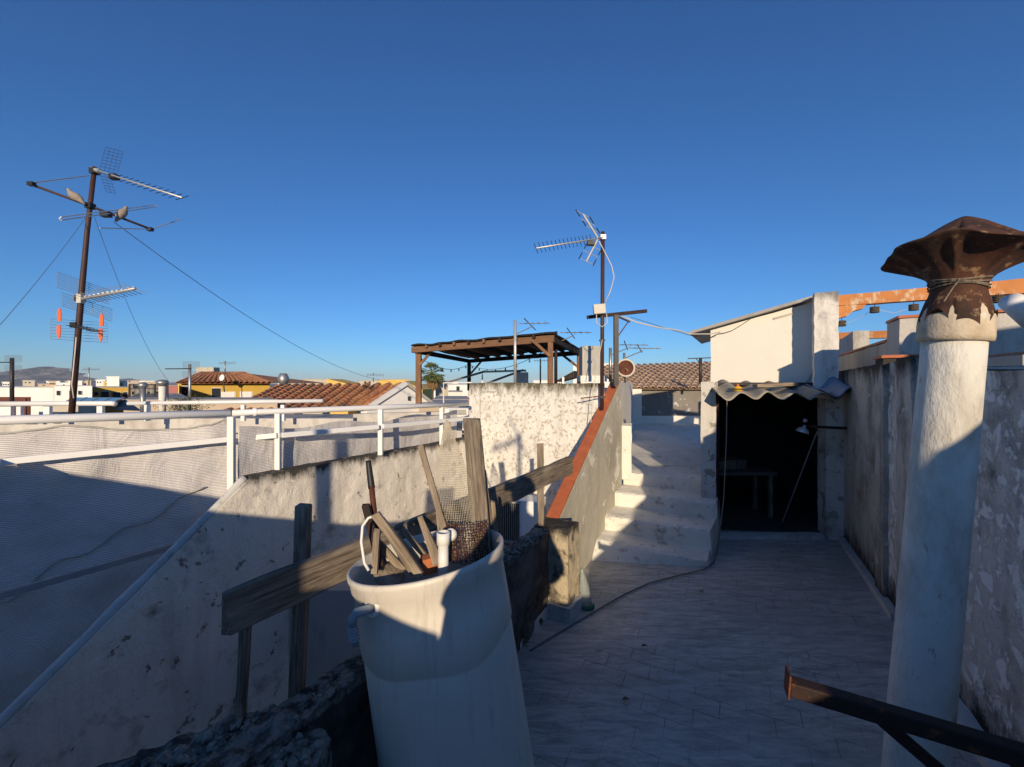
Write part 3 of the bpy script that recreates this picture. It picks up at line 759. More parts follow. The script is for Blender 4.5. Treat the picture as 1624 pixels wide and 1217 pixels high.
# woven lanterns hanging under the beam
def lantern(px, py, Y, lab, s=1.0):
    c = at(px, py, Y); t = thing('woven_lantern', lab, 'lantern', c, 'woven lanterns on the orange beam')
    b = MB()
    for k in range(4):
        z = -.02*k*s; b.lathe([(.045*s, z), (.052*s, z-.008*s), (.045*s, z-.016*s)], c, n=14)
    b.lathe([(.0, .004), (.044*s, 0), (.044*s, -.075*s), (.0, -.076*s)], c, n=14)
    b.build('shade', M['basket'], t)
    MB().tube([c, c+Z*.035], .004, 5).build('hook', M['black'], t)
lantern(1387, 487, 5.25, 'small woven lantern hanging third from the right under the orange beam')
lantern(1449, 483, 5.1, 'small woven lantern hanging just left of the chimney cowl')
lantern(1583, 470, 4.75, 'small woven lantern hanging just right of the chimney neck')
lantern(1335, 509, 5.6, 'small woven lantern tilted beside the white pillar below the corbel')
tag(MB().tube([at(1340, 514, 5.5), at(1362, 505, 5.4), at(1387, 490, 5.26), at(1418, 497, 5.2), at(1449, 487, 5.1)], .003, 5).build('string_light_cable', M['cable']), 'thin pale cable drooping between the woven lanterns', 'cable')
# white flue and cylinder at the right edge
t_ = thing('white_flue', 'white plastered flue box standing behind the chimney at the right edge', 'flue', at(1600, 550, 3.9))
MB().box(at(1603, 530, 3.9), .16, .16, .34).build('body', M['cream'], t_); MB().box(at(1603, 502, 3.9), .20, .2, .05).build('cap', M['beige'], t_)
tag(MB().tube([at(1640, 520, 3.4), at(1604, 478, 3.3)], [.05, .075], 16).build('white_pipe', M['white'], smooth=True), 'tilted white plastic pipe end at the far right edge of the picture', 'pipe')

# ================================================================ chimney
KC = .79
cb = V(1.90, 1.955, FL); ct = V(2.0, 1.857, .198); ca = (ct-cb).normalized()
ch = thing('chimney', 'leaning whitewashed round chimney pipe with a rusty flared metal cowl', 'chimney', cb)
def pm(r, z, th):
    return r*(1+.02*noise.noise(V(math.cos(th)*1.5, math.sin(th)*1.5, z*2.5))+.008*noise.noise(V(math.cos(th)*6, math.sin(th)*6, z*12))), z
t = NT('chimney whitewash', .85, spec=.25)
P = t.n('ShaderNodeNewGeometry').outputs['Position']
n1 = t.noise(5, 9, .7, t.map((1, 1, .5), src=P)); n2 = t.noise(26, 6, .7, t.map((1, 1, .35), src=P))
c = t.mix(t.ramp(n1, .45, .65), (.70, .68, .61), (.50, .47, .40))
n3 = t.noise(7, 9, .75, t.map((1, 1, .7), loc=(4, 2, 8), src=P)); c = t.mix(t.math('MULTIPLY', t.ramp(n3, .60, .68), .55), c, (.27, .26, .24))
c = t.mix(t.math('MULTIPLY', t.ramp(n2, .62, .70), .6), c, (.2, .18, .15))
M['chim'] = t.done(c, t.bump(n2, .7, .012, t.bump(n1, .4, .03)))
Lc = (ct-cb).length
MB().lathe([(.150, 0), (.147, .3), (.143, .8), (.140, 1.3), (.137, 1.8), (.134, Lc), (.10, Lc+.01)][0:0]+[(KC*(.150-.016*i/24), Lc*i/24) for i in range(25)]+[(.12*KC, Lc)], cb, ca, n=40, mod=pm).build('flue_pipe', M['chim'], ch, smooth=True)
M['collar'] = stucco('sandy cement', (.66, .56, .42), (.40, .31, .20), (.76, .71, .60), sc=5, dk=(.5, .72), pt=(.62, .7), streak=.2, bump=.5, speck=.2)
MB().lathe([(KC*r_, Lc+KC*z_) for r_, z_ in ((.135, -.012), (.157, -.008), (.159, .02), (.157, .08), (.153, .125), (.143, .165), (.128, .20), (.110, .26))], cb, ca, n=40, mod=pm).build('collar', M['collar'], ch, smooth=True)
def cm(r, z, th):
    k = min(1, max(0, (r/KC-.115)/.22)); r0_ = r
    fold = .055*math.sin(5*th+1.0)+.03*math.sin(3*th+.4)+.012*math.sin(11*th)
    crease = .045*(1-abs(math.sin(3.5*th+.9)))**3
    n_ = noise.noise(V(math.cos(th)*3, math.sin(th)*3, z*8))
    if z < Lc+KC*.13: z += KC*(.035*math.sin(3*th+1)+.02*math.sin(7*th))
    return r*(1+fold*k+.03*n_*k-crease*2.2*math.sin(k*3.1)), z+KC*(k*(.030*math.sin(2*th+.6)-.016*math.sin(5*th+1.0)+.015*n_)-crease*math.sin(k*3.1))
zc = .20
prof = [(.158, zc-.085), (.153, zc-.06), (.143, zc-.02), (.132, zc+.02), (.120, zc+.05), (.113, zc+.085), (.117, zc+.115), (.128, zc+.145), (.148, zc+.18), (.178, zc+.215), (.218, zc+.250), (.268, zc+.276), (.318, zc+.293), (.335, zc+.298), (.338, zc+.303), (.330, zc+.310), (.285, zc+.330), (.22, zc+.365), (.15, zc+.41), (.09, zc+.452), (.04, zc+.482), (.015, zc+.494), (.0, zc+.495)]
prof = [(KC*r_, Lc+KC*z_) for r_, z_ in prof]
zc = Lc+KC*.20
o = MB().lathe(prof, cb, ca, n=128, mod=cm).build('cowl', M['rustcap'], ch, smooth=True)
b = MB()
for k in range(4):
    pts = []
    for i in range(25):
        th = 2*math.pi*i/24; r = (.121+.002*k)*KC
        a = ca.cross(V(0, 1, 0)).normalized(); c_ = ca.cross(a)
        pts.append(cb+ca*(zc+.075+.010*k+.008*math.sin(th*2+k))+(a*math.cos(th)+c_*math.sin(th))*r)
    b.tube(pts, .0035, 5, closed=False)
b.tube([pts[3], pts[3]+V(-.05, -.02, -.04), pts[3]+V(-.08, -.01, -.10)], .003, 4)
b.build('tie_wire', M['wood'], ch)

# rusty angle iron in the foreground right
t_ = thing('rusty_angle_iron', 'long rusty steel channel with a diagonal strut jutting in at the lower right corner', 'steel frame', at(1600, 1190, 1.3))
a_ = at(1250, 1087, 1.51); c_ = at(1760, 1240, 1.20)
stick('channel', a_, c_, .055, .055, M['rustdark'], t_, up=(0, 0, 1))
dch = (c_-a_).normalized(); MB().box(a_-dch*.002+Z*.012, .006, .07, .085, dch, Z.cross(dch).normalized(), dch.cross(Z.cross(dch)).normalized()).build('end_plate', M['rust'], t_)
stick('strut', seg(a_, c_, .33)-Z*.018, at(1570, 1290, 1.38), .04, .04, M['rustdark'], t_, up=(0, 0, 1))

# ================================================================ low dark parapet, pillar, rubble block
pd = U
def pp(Y): return V(.287-(3.73-Y)*.582, Y, 0)
t_ = thing('low_parapet', 'low parapet with a shade-darkened face and a lichen crusted top running past the barrel', 'parapet', pp(2.5)+Z*FL)
a_ = pp(1.3); c_ = pp(3.74)
a_ += W*.115; c_ += W*.05
MB().prism([a_+Z*-2.6, a_+Z*-1.35, c_+Z*-1.35, c_+Z*-2.6], -W*.12).rough(.1, .012, 7).build('wall_body', M['dark'], t_)
MB().prism([a_+Z*-1.352+W*.012, a_+Z*-1.305+W*.012, c_+Z*-1.315+W*.012, c_+Z*-1.352+W*.012], -W*.14).rough(.03, .014, 18, it=7).build('top_crust', M['moss'], t_)
b = MB(); b.prism([pp(2.9)+W*.005+Z*(FL-.02), pp(3.74)+W*.005+Z*(FL-.02), pp(3.74)+W*.005+Z*(FL+.10), pp(2.9)+W*.005+Z*(FL+.07)], W*.05); b.rough(.08, .008, 8).build('skirting', M['skirt'], t_)
q = V(.287, 3.73, 0)
t_ = thing('parapet_pillar', 'short square lichen stained pillar at the end of the low parapet', 'pillar', q+Z*FL)
MB().prism([q-W*.10+Z*(FL-.05), q-W*.10+Z*-1.31, q+W*.235+Z*-1.295, q+W*.235+Z*(FL-.05)], U*.27).rough(.06, .010, 9, it=6).build('shaft', M['pillar'], t_)
MB().prism([q+W*.05-U*.03+Z*(FL-.02), q+W*.27-U*.03+Z*(FL-.02), q+W*.27-U*.03+Z*(FL+.13), q+W*.05-U*.03+Z*(FL+.13)], U*.3).rough(.08, .006, 8).build('plinth', M['skirt'], t_)
# rubble block at bottom left
t_ = thing('rubble_block', 'broad rough block crusted with black lichen in the lower left corner', 'block', V(-.95, 1.3, -2.2))
MB().prism([V(-1.02, 1.74, -2.5), V(-.69, 1.57, -2.5), V(-.73, 1.0, -2.5), V(-1.85, .9, -2.5), V(-1.52, 1.40, -2.5)], Z*1.145).rough(.028, .022, 14, it=8).build('block_body', M['moss'], t_)

def crumbs(n, fn, rmin, rmax, name, parent, m):
    b = MB(); rr = random.Random(5)
    for _ in range(n):
        c = fn(rr.random(), rr.random()); r_ = rmin+(rmax-rmin)*rr.random()**2.5
        vs = []
        for d in ((1,0,0),(-1,0,0),(0,1,0),(0,-1,0),(0,0,1),(0,0,-1),(.6,.6,.5),(-.6,.6,.4),(.6,-.6,.5),(-.6,-.6,.5)):
            vs.append(c+Vector(d)*r_*rr.uniform(.6, 1.25))
        bb = bmesh.new(); vv = [bb.verts.new(v) for v in vs]
        bmesh.ops.convex_hull(bb, input=vv)
        ix = {v: i for i, v in enumerate(bb.verts)}
        b.faces([v.co.copy() for v in bb.verts], [tuple(ix[v] for v in f.verts) for f in bb.faces]); bb.free()
    tag(b.build(name, m, parent), kind='stuff')
blk = t_
M['rubble'] = stucco('broken mortar', (.34, .31, .26), (.05, .045, .04), (.5, .46, .4), sc=20, dk=(.42, .6), pt=(.6, .66), streak=0, bump=.8)
crumbs(520, lambda a, c: seg(seg(V(-1.02, 1.70, 0), V(-.72, 1.54, 0), a), seg(V(-1.5, 1.30, 0), V(-.74, 1.10, 0), a), c)+Z*-1.352, .006, .034, 'rubble_crumbs', blk, M['rubble'])
for o_ in S.collection.objects:
    if o_.name == 'low_parapet': crumbs(420, lambda a, c: pp(1.75+1.95*a)+W*(.11-.05*a)*c+Z*-1.312, .004, .022, 'rubble_crumbs', o_, M['rubble'])
for k, (x_, y_, lb) in enumerate(((1.05, 3.25, 'dark curled dry leaf on the terrace floor in front of the steps'), (1.9, 4.1, 'small dry leaf in the middle of the terrace near the doorway'), (.75, 2.7, 'dry leaf nearest the barrel on the terrace floor'))):
    lf = MB(); lf.grid(lambda u, v: V(x_+(u-.5)*.05, y_+(v-.5)*.03*math.sin(u*3.1+.02), FL+.012+.012*math.sin(u*3.1)+.008*abs(v-.5)), 6, 3)
    tag(lf.build('dry_leaf', M['trunk']), lb, 'leaf')
# weeds at the floor edge
b = MB()
wc = V(.06, 3.30, FL)
for i in range(150):
    a = random.uniform(0, 6.28); r_ = random.uniform(0, .10); h = random.uniform(.0, .11)
    c = wc+V(math.cos(a)*r_-.02, math.sin(a)*r_, h); d = V(random.uniform(-1, 1), random.uniform(-1, 1), random.uniform(-.2, .8)).normalized(); s_ = d.cross(Z).normalized()*.007
    b.faces([c-s_, c+s_, c+d*.03+s_*.6, c+d*.04, c+d*.03-s_*.6], [(0, 1, 2, 3, 4)])
tag(b.build('weed', M['leaf']), 'small green weed growing where the low parapet meets the floor', 'plant')

# clear bottle cone with a green base
bt = thing('plastic_bottle', 'crumpled clear plastic bottle with a green base beside the lichen pillar', 'bottle', V(.66, 3.92, FL))
bp = V(.70, 3.85, FL)
MB().lathe([(.0, .02), (.05, .02), (.055, .06), (.052, .12), (.045, .2), (.03, .28), (.015, .33), (.012, .36), (0, .36)], bp, axis=(-.12, .05, 1), n=16, mod=lambda r, z, th: (r*(1+.12*math.sin(5*th+z*30)), z)).build('body', M['clear'], bt, smooth=True)
MB().lathe([(.0, .0), (.07, .0), (.078, .015), (.07, .03), (.05, .035)], bp, n=18).build('base', M['greenplastic'], bt, smooth=True)

# ================================================================ wooden rail
wr = thing('wooden_rail', 'long splintered weathered plank rail on rough posts above the low parapet', 'railing', V(-.9, 1.85, -1.3))
pa = V(-1.09, 1.55, -.875); pz = V(.555, 3.96, -.79)
stick('plank', pa, pz, .165, .045, M['wood'], wr, up=W, rag=.012, segs=40).name = 'plank'
stick('post', V(-.985, 1.87, -1.55), V(-.965, 1.90, -.555), .060, .05, M['wood'], wr, rag=.005)
stick('post', V(-1.10, 1.66, -1.36), V(-1.085, 1.67, -.90), .035, .035, M['wood'], wr, rag=.008)
stick('post', V(.27, 3.76, -2.0), V(.262, 3.80, -.56), .06, .04, M['wood'], wr, rag=.004)

# ================================================================ barrel
BT = V(-.386, 1.88, -.775); BB = V(-.165, 1.80, FL); ba = (BT-BB).normalized(); BL = (BT-BB).length
bar = thing('plastic_barrel', 'tall cut off beige plastic barrel full of scrap wood leaning in the foreground', 'barrel', BB)
RB = .335
pf = [(.0, .01), (RB*.90, .0), (RB*.95, .03)]+[(RB*.965+.002*i/10, .03+(BL-.36-.03)*i/10) for i in range(11)]+[(RB*.968, BL-.352), (RB*.990, BL-.345), (RB*.990, BL-.2), (RB*.985, BL-.075), (RB*1.01, BL-.068), (RB*1.015, BL-.03), (RB*1.035, BL-.02), (RB*1.035, BL-.002), (RB*1.01, BL+.004), (RB*.985, BL-.004), (RB*.975, BL-.05), (RB*.95, BL-.4), (RB*.92, .05), (0, .04)]
def barm(r, z, th):
    zz = z+(.02*math.sin(th*2+1)+.012*math.sin(th*5) if abs(z-(BL-.35)) < .03 else 0)
    return r*(1+.010*math.sin(2*th+z*1.3)), zz
MB().lathe(pf, BB, ba, n=72, mod=barm).build('body', M['barrel'], bar, smooth=True)
# hose fitting on the barrel's left
f0 = at(592, 963, 1.60); fa = V(-.53, -.85, .10).normalized()
MB().lathe([(.0, -.02), (.036, -.02), (.038, .010), (.034, .014), (.026, .014), (.024, .006), (0, .006)], f0, axis=fa, n=22).build('fitting', M['pvc'], bar, smooth=True)
e1_ = f0+fa*.045+V(-.028, 0, -.006)
MB().tube([f0, f0+fa*.025, e1_, e1_+V(-.014, 0, -.022), e1_+V(-.015, 0, -.05)], [.016, .017, .018, .018, .016], 14).build('elbow', M['pvcgrey'], bar, smooth=True)
b = MB(); e2_ = e1_+V(-.015, 0, -.05)
for k in range(5): b.lathe([(.012, 0), (.020, .003), (.020, .006), (.012, .009)], e2_+V(.002*k, 0, -.008-.012*k), n=14)
b.tube([e2_, e2_+V(.012, 0, -.075)], .0135, 12)
b.build('hose_tail', M['pvcgrey'], bar, smooth=True)
# fill inside
b = MB(); b.lathe([(.0, BL-.34), (RB*.9, BL-.36)], BB, ba, n=30); b.rough(.06, .03, 9); b.build('debris_fill', M['wooddark'], bar)

def scrap(name, label, p0, p1, w, h, m, cat, **k): return stick(name, p0, p1, w, h, m, label=label, cat=cat, **k)
rp = thing('rusty_pole', 'rusty pole with a black rubber grip standing in the barrel', 'pole', at(603, 890, 1.82))
stick('tube', at(603, 905, 1.80), at(589, 770, 1.95), .027, .027, M['rust'], rp, round_=True)
stick('grip', at(589.5, 775, 1.948), at(584, 731, 1.98), .033, .033, M['black'], rp, round_=True, taper=.8)
scrap('rusty_iron', 'dark rusty iron bar beside the gripped pole in the barrel', at(604, 900, 1.75), at(579, 798, 1.88), .034, .02, M['rustdark'], 'iron bar', rag=.005)
scrap('broken_batten', 'bleached broken batten leaning left in the barrel, nearest the hoop', at(668, 915, 1.72), at(597, 818, 1.72), .035, .022, M['woodlight'], 'batten', rag=.006)
scrap('broken_batten', 'bleached split batten lying just right of the nearest batten in the barrel', at(672, 905, 1.82), at(606, 822, 1.84), .022, .02, M['woodlight'], 'batten', rag=.006)
scrap('broken_batten', 'short splintered stub of timber upright at the left of the barrel', at(594, 908, 1.70), at(599, 838, 1.74), .024, .018, M['woodlight'], 'batten', rag=.007)
scrap('thin_lath', 'long thin grey lath leaning left out of the white pipe', at(708, 850, 1.95), at(667, 707, 2.12), .030, .018, M['woodlight'], 'lath', rag=.003)
scrap('pointed_stake', 'pale pointed stake left of the white pipe in the barrel', at(694, 895, 1.80), at(667, 820, 1.90), .045, .018, M['woodlight'], 'stake', rag=.007, taper=.5)
scrap('thick_post', 'thick grey weathered post standing upright in the barrel', at(768, 900, 2.03), at(748, 665, 2.16), .090, .06, M['wood'], 'post', rag=.004)
scrap('side_board', 'narrow grey board close behind the thick post in the barrel', at(783, 880, 2.12), at(765, 745, 2.22), .035, .03, M['wood'], 'board', rag=.004)
scrap('short_stick', 'short thin stick at the right inside rim of the barrel', at(788, 868, 2.12), at(782, 796, 2.16), .022, .02, M['woodlight'], 'stick', rag=.004)
for k, (a1, a2, b1, b2, w_, m_, lb) in enumerate(((655, 912, 603, 826, .018, 'wood', 'thin dark splinter lying between the two bleached battens in the barrel'), (640, 905, 588, 848, .03, 'woodlight', 'short pale splinter under the nearest batten in the barrel'), (612, 905, 592, 842, .028, 'wood', 'dark broken slat behind the rusty iron in the barrel'), (690, 900, 640, 842, .025, 'woodlight', 'pale split slat lying right of the battens in the barrel'), (722, 890, 716, 838, .02, 'woodlight', 'slender pale splinter behind the white pipe in the barrel'), (664, 908, 628, 848, .034, 'wood', 'grey broken slat in the middle of the barrel'))):
    scrap('splinter', lb, at(a1, a2, 1.78+.03*k), at(b1, b2, 1.80+.03*k), w_, .014, M[m_], 'wood piece', rag=.006)
pv = thing('white_pipe', 'short white plastic pipe with a socket end standing in the barrel', 'pipe', at(702, 900, 1.78))
MB().tube([at(703, 915, 1.76), at(703, 858, 1.80)], .023, 20).build('tube', M['pvc'], pv, smooth=True)
MB().lathe([(.024, 0), (.029, .002), (.029, .055), (.023, .056), (.022, .02)], at(703, 864, 1.80), n=20).build('socket', M['pvc'], pv, smooth=True)
MB().lathe([(.0, 0), (.028, .002), (.03, .01), (.012, .016), (.0, .01)], at(714, 848, 1.86), axis=(.3, -1, .1), n=16).build('end_cap', M['pvc'], pv, smooth=True)
tag(MB().box(at(686, 893, 1.84), .10, .06, .07, V(.9, .4, .1).normalized(), V(-.4, .9, 0).normalized(), Z).build('orange_brick', M['brick'], bevel=.004), 'orange brick wedged at the foot of the pointed stake', 'brick')
tag(MB().lathe([(.0, .0), (.062, .0), (.066, .006), (.06, .014), (0, .012)], at(617, 912, 1.78), axis=(.35, -.45, 1), n=28).build('round_lid', M['woodlight'], smooth=True), 'pale round lid lying in the left of the barrel', 'lid')
tag(MB().tube([at(585, 905, 1.66), at(578, 893, 1.67), at(573, 860, 1.70), at(575, 835, 1.72), at(584, 822, 1.74), at(597, 817, 1.74)], .006, 8).build('white_hoop', M['pvc'], smooth=True), 'curved white plastic cord looping over the left rim of the barrel', 'cord')
tag(MB().prism([at(650, 870, 1.95), at(650, 905, 1.95), at(690, 900, 1.9), at(700, 845, 2.0)], V(.02, .1, 0)).build('white_board', M['panel']), 'grey white board fragment behind the battens in the barrel', 'board')
# mesh roll
def netsheet(name, label, fn, nu, nv, r, m, jit=.0):
    b = MB()
    for i in range(nu+1): b.tube([fn(i/nu, j/nv)+Vector(noise.noise_vector(V(i, j, 1)))*jit for j in range(nv+1)], r, 3, cap=False)
    for j in range(nv+1): b.tube([fn(i/nu, j/nv)+Vector(noise.noise_vector(V(i, j, 1)))*jit for i in range(nu+1)], r, 3, cap=False)
    return tag(b.build(name, m), label, 'wire mesh')
def nf(u, v):
    # u across, v up
    top = at(706, 668, 2.12); wid = .17*(1-.93*max(0, v-.55)/.45)*(1 if v > .55 else 1)
    c = seg(at(728, 885, 1.98), top, v)
    a = (u-.5)*2.2
    return c+V(math.sin(a)*wid*.62, -math.cos(a)*wid*.55+.06, 0)
netsheet('mesh_roll', 'curled beige plastic mesh rising to a point beside the thick post in the barrel', nf, 26, 62, .0011, M['net'], .002)
def nf2(u, v):
    c = seg(at(742, 892, 1.86), at(738, 830, 1.92), v); a = (u-.5)*2.6
    return c+V(math.sin(a)*.10, -math.cos(a)*.06+.04, 0)
netsheet('rusty_mesh', 'tangled rusty wire mesh pushed into the barrel below the beige mesh', nf2, 20, 14, .0022, M['rustmesh'], .009)

# ================================================================ air conditioner
acp = V(.02, 4.85, -2.0)
ac = thing('air_conditioner', 'white outdoor air conditioner unit behind the plank rail in the courtyard', 'air conditioner', acp)
axc = V(.80, -.30, 0).normalized(); ayc = V(.30, .80, 0).normalized()
acc = V(.0, 4.95, -1.62)
MB().box(acc, .78, .28, .52, axc, ayc).build('body', M['white'], ac, bevel=.01)
b = MB()
for k in range(22): b.box(acc-ayc*.147+axc*(-.36+.024*k), .006, .012, .46, axc, ayc)
b.box(acc-ayc*.146+axc*(-.11)-Z*.24, .54, .014, .012, axc, ayc); b.box(acc-ayc*.146+axc*(-.11)+Z*.24, .54, .014, .012, axc, ayc)
b.build('grille', M['steel'], ac)
MB().box(acc-ayc*.1415+axc*(-.11), .50, .006, .44, axc, ayc).build('coil', M['black'], ac)
for k in (-.28, .28): MB().box(acc+axc*k-Z*.28, .06, .3, .045, axc, ayc).build('foot', M['steel'], ac)
tag(MB().tube([acc+axc*.02-Z*.25-ayc*.16, acc+axc*.05-Z*.33-ayc*.2, acc+axc*.14-Z*.33-ayc*.2, acc+axc*.18-Z*.26-ayc*.17], .008, 6).build('hose', M['black']), 'short black hose looping under the air conditioner', 'hose')
tag(MB().box(V(-.15, 5.1, -1.97), 1.6, 1.5, .1).build('ledge', M['beige']), 'pale concrete ledge under the air conditioner', 'ledge')

# ================================================================ antennas
def yagi(t, b0, b1, n, half, d, m, r=.006, er=.003, m2=None, start=.12, grow=0):
    """boom from b0 to b1 with cross elements along d (half length)"""
    bo = MB().tube([b0, b1], r, 6).build('boom', m, t, smooth=True)
    for i in range(n):
        f = start+(1-start)*i/max(1, n-1); c = seg(b0, b1, f); h = half*(1+grow*(1-f))
        e = MB().tube([c-d*h, c+d*h], er, 5).build('element', m2 or m, bo)
    return bo
def grid_refl(t, c, ax, up, wd, ht, nx, nz, r, m, name='reflector'):
    b = MB()
    for i in range(nx+1): p = c+ax*(i/nx-.5)*wd; b.tube([p-up*ht/2, p+up*ht/2], r, 4)
    for j in range(nz+1): p = c+up*(j/nz-.5)*ht; b.tube([p-ax*wd/2, p+ax*wd/2], r, 4)
    return b.build(name, m, t)

YA = 5.5
m1 = thing('antenna_mast', 'tall leaning antenna mast with two perched doves and several aerials on the left', 'antenna mast', at(113, 650, YA))
MB().tube([at(113, 665, YA), at(128, 480, YA), at(138, 370, YA), at(150, 265, YA)], [.036, .034, .028, .026], 12).build('mast', M['brownpaint'], m1, smooth=True)
MB().tube([at(117, 632, YA-.03), at(114, 610, YA-.03), at(119, 560, YA-.04), at(121, 535, YA-.03)], .008, 6).build('cable', M['cable'], m1, smooth=True)
# clamps
for px, py in ((143, 327), (150, 272), (127, 474), (120, 516)): MB().box(at(px, py, YA-.01), .08, .08, .07).build('clamp', M['black'], m1)
# top uhf yagi to the right
bo = yagi(m1, at(146, 268, YA), at(289, 314, YA-.9), 12, .085, V(.25, .75, .60).normalized(), M['alu'], .011, .004, M['black'], start=.30)
grid_refl(bo, at(177, 262, YA-.12)+Z*.06, V(.55, .8, .1).normalized(), V(.25, 0, 1).normalized(), .17, .30, 4, 7, .0022, M['darksteel'])
grid_refl(bo, at(171, 291, YA-.12), V(.55, .8, .1).normalized(), V(-.35, 0, 1).normalized(), .09, .26, 2, 6, .0022, M['darksteel'])
MB().box(at(181, 281, YA-.2), .09, .07, .06).build('feed_box', M['black'], bo)
MB().tube([at(146, 268, YA), at(158, 272, YA-.05)], .028, 10).build('boom_sleeve', M['alu'], bo)
# wide vhf boom
bo = MB().tube([at(47, 292, YA-.35), at(143, 327, YA), at(240, 364, YA+.3)], .016, 8).build('cross_boom', M['brownpaint'], m1, smooth=True)
MB().tube([at(47, 291, YA-.35), at(140, 279, YA+.8)], .009, 6).build('element', M['alu'], bo)
MB().tube([at(158, 362, YA-.8), at(240, 364, YA+.3), at(288, 348, YA+.9)], .007, 6).build('element', M['alu'], bo)
a_, c_ = at(97, 347, YA-.8), at(246, 327, YA+.9)
b = MB(); n_ = []
for s in (0, 1):
    n_.append([a_+Z*(.035*s-.018), c_+Z*(.035*s-.018)])
b.tube([n_[0][0], n_[0][1], n_[0][1]+V(.02, 0, .018), n_[1][1], n_[1][0], n_[1][0]+V(-.02, 0, -.018)], .007, 6, closed=True)
b.build('folded_dipole', M['alu'], bo)
MB().box(at(168, 340, YA-.05), .11, .07, .07).build('feed_box', M['black'], bo)
for px, py, yy in ((50, 292, YA-.35), (238, 364, YA+.3)): MB().box(at(px, py, yy), .07, .05, .045).build('boom_end', M['black'], bo)
# middle uhf with grid
bo = yagi(m1, at(122, 476, YA), at(214, 458, YA-.7), 14, .11, V(.55, .75, -.35).normalized(), M['alu'], .018, .004, M['alu'], start=.08)
b = MB()
for k in range(12):
    c0 = seg(at(130, 474, YA-.05), at(212, 459, YA-.68), k/11); b.box(c0+Z*.012, .028, .028, .028)
b.build('insulator', M['pvc'], bo)
ax_ = V(.72, .62, -.32).normalized()
grid_refl(bo, at(133, 458, YA+.05), ax_, Z, .52, .20, 5, 7, .003, M['steel']); grid_refl(bo, at(139, 488, YA+.05), ax_, Z, .50, .17, 5, 6, .003, M['steel'])
MB().box(at(128, 474, YA-.05), .06, .06, .12).build('feed_box', M['cable'], bo)
# lower uhf seen end on with orange vanes
bo = yagi(m1, at(112, 515, YA), at(155, 526, YA-.5), 8, .07, V(.6, .5, .1).normalized(), M['darksteel'], .009, .004)
grid_refl(bo, at(126, 525, YA+.1), V(.95, .3, -.05), Z, .62, .27, 1, 7, .0025, M['steel'])
for px, py, s in ((93.5, 500, 1), (92.5, 526, -1), (160.5, 508, 1), (159, 531, -1)):
    c = at(px, py, YA-.1); MB().prism([c+V(-.022, 0, -.08*s), c+V(-.026, 0, .02*s), c+V(-.006, 0, .09*s), c+V(.012, 0, .09*s), c+V(.026, 0, .02*s), c+V(.022, 0, -.08*s)], V(.003, .008, 0)).build('vane', M['orangeplastic'], bo)
# guy wires
for a_, c_, s_, lab in ((at(136, 345, YA), at(-40, 560, 3.9), -.05, 'thin guy wire running down to the left edge of the picture'), (at(150, 345, YA), at(268, 606, 8.8), -.25, 'thin slack guy wire curving down behind the mast towards the vent pipes'), (at(180, 352, YA), at(628, 606, 16.0), -.5, 'thin long guy wire running right towards the tiled roof')):
    b = MB(); b.tube([seg(a_, c_, k/14)+Z*(s_*4*(k/14)*(1-k/14)) for k in range(15)], .003 if c_.y < 12 else .005, 5)
    tag(b.build('guy_wire', M['wire']), lab, 'wire', 'guy wires of the tall mast')

def dove(p, face, lab, tilt=.5):
    f = Vector(face).normalized(); s = f.cross(Z).normalized()
    t = thing('dove', lab, 'bird', p, 'doves perched on the aerial')
    b = MB(); pr_ = []
    dirv = (f+Z*tilt).normalized()
    pts = [p-dirv*.15+Z*.01, p-dirv*.11+Z*.025, p-dirv*.06+Z*.05, p+Z*.06, p+dirv*.05+Z*.065, p+dirv*.085+Z*.085, p+dirv*.10+Z*.105, p+dirv*.12+Z*.12, p+dirv*.14+Z*.122]
    K = .78
    pts = [p+(q-p)*K for q in pts]
    b.tube(pts, [K*x for x in (.016, .028, .055, .068, .060, .040, .027, .028, .008)], 14)
    b.build('body', M['dove'], t, smooth=True)
    h = pts[7]
    MB().tube([h+f*.016, h+f*.04-Z*.004], [.005, .001], 6).build('beak', M['doved'], t)
    for k in (-1, 1):
        MB().tube([p+s*.015*k+Z*.02, p+s*.015*k-Z*.0], .003, 5).build('leg', M['orangeplastic'], t)
        MB().lathe([(0, -.08), (.009, -.055), (.02, -.01), (.022, .03), (.01, .055), (0, .06)], pts[3]+s*k*.026, axis=dirv, n=10, mod=lambda r, z, th: (r*(.35+.65*abs(math.sin(th))), z)).build('wing', M['dove'], t, smooth=True)
dove(at(120, 318, YA-.1), (-1, -.2, 0), 'pale dove perched on the cross boom left of the mast')
dove(at(193, 345, YA+.13), (.15, 1, 0), 'pale dove seen from behind perched on the boom right of the mast', 1.2)

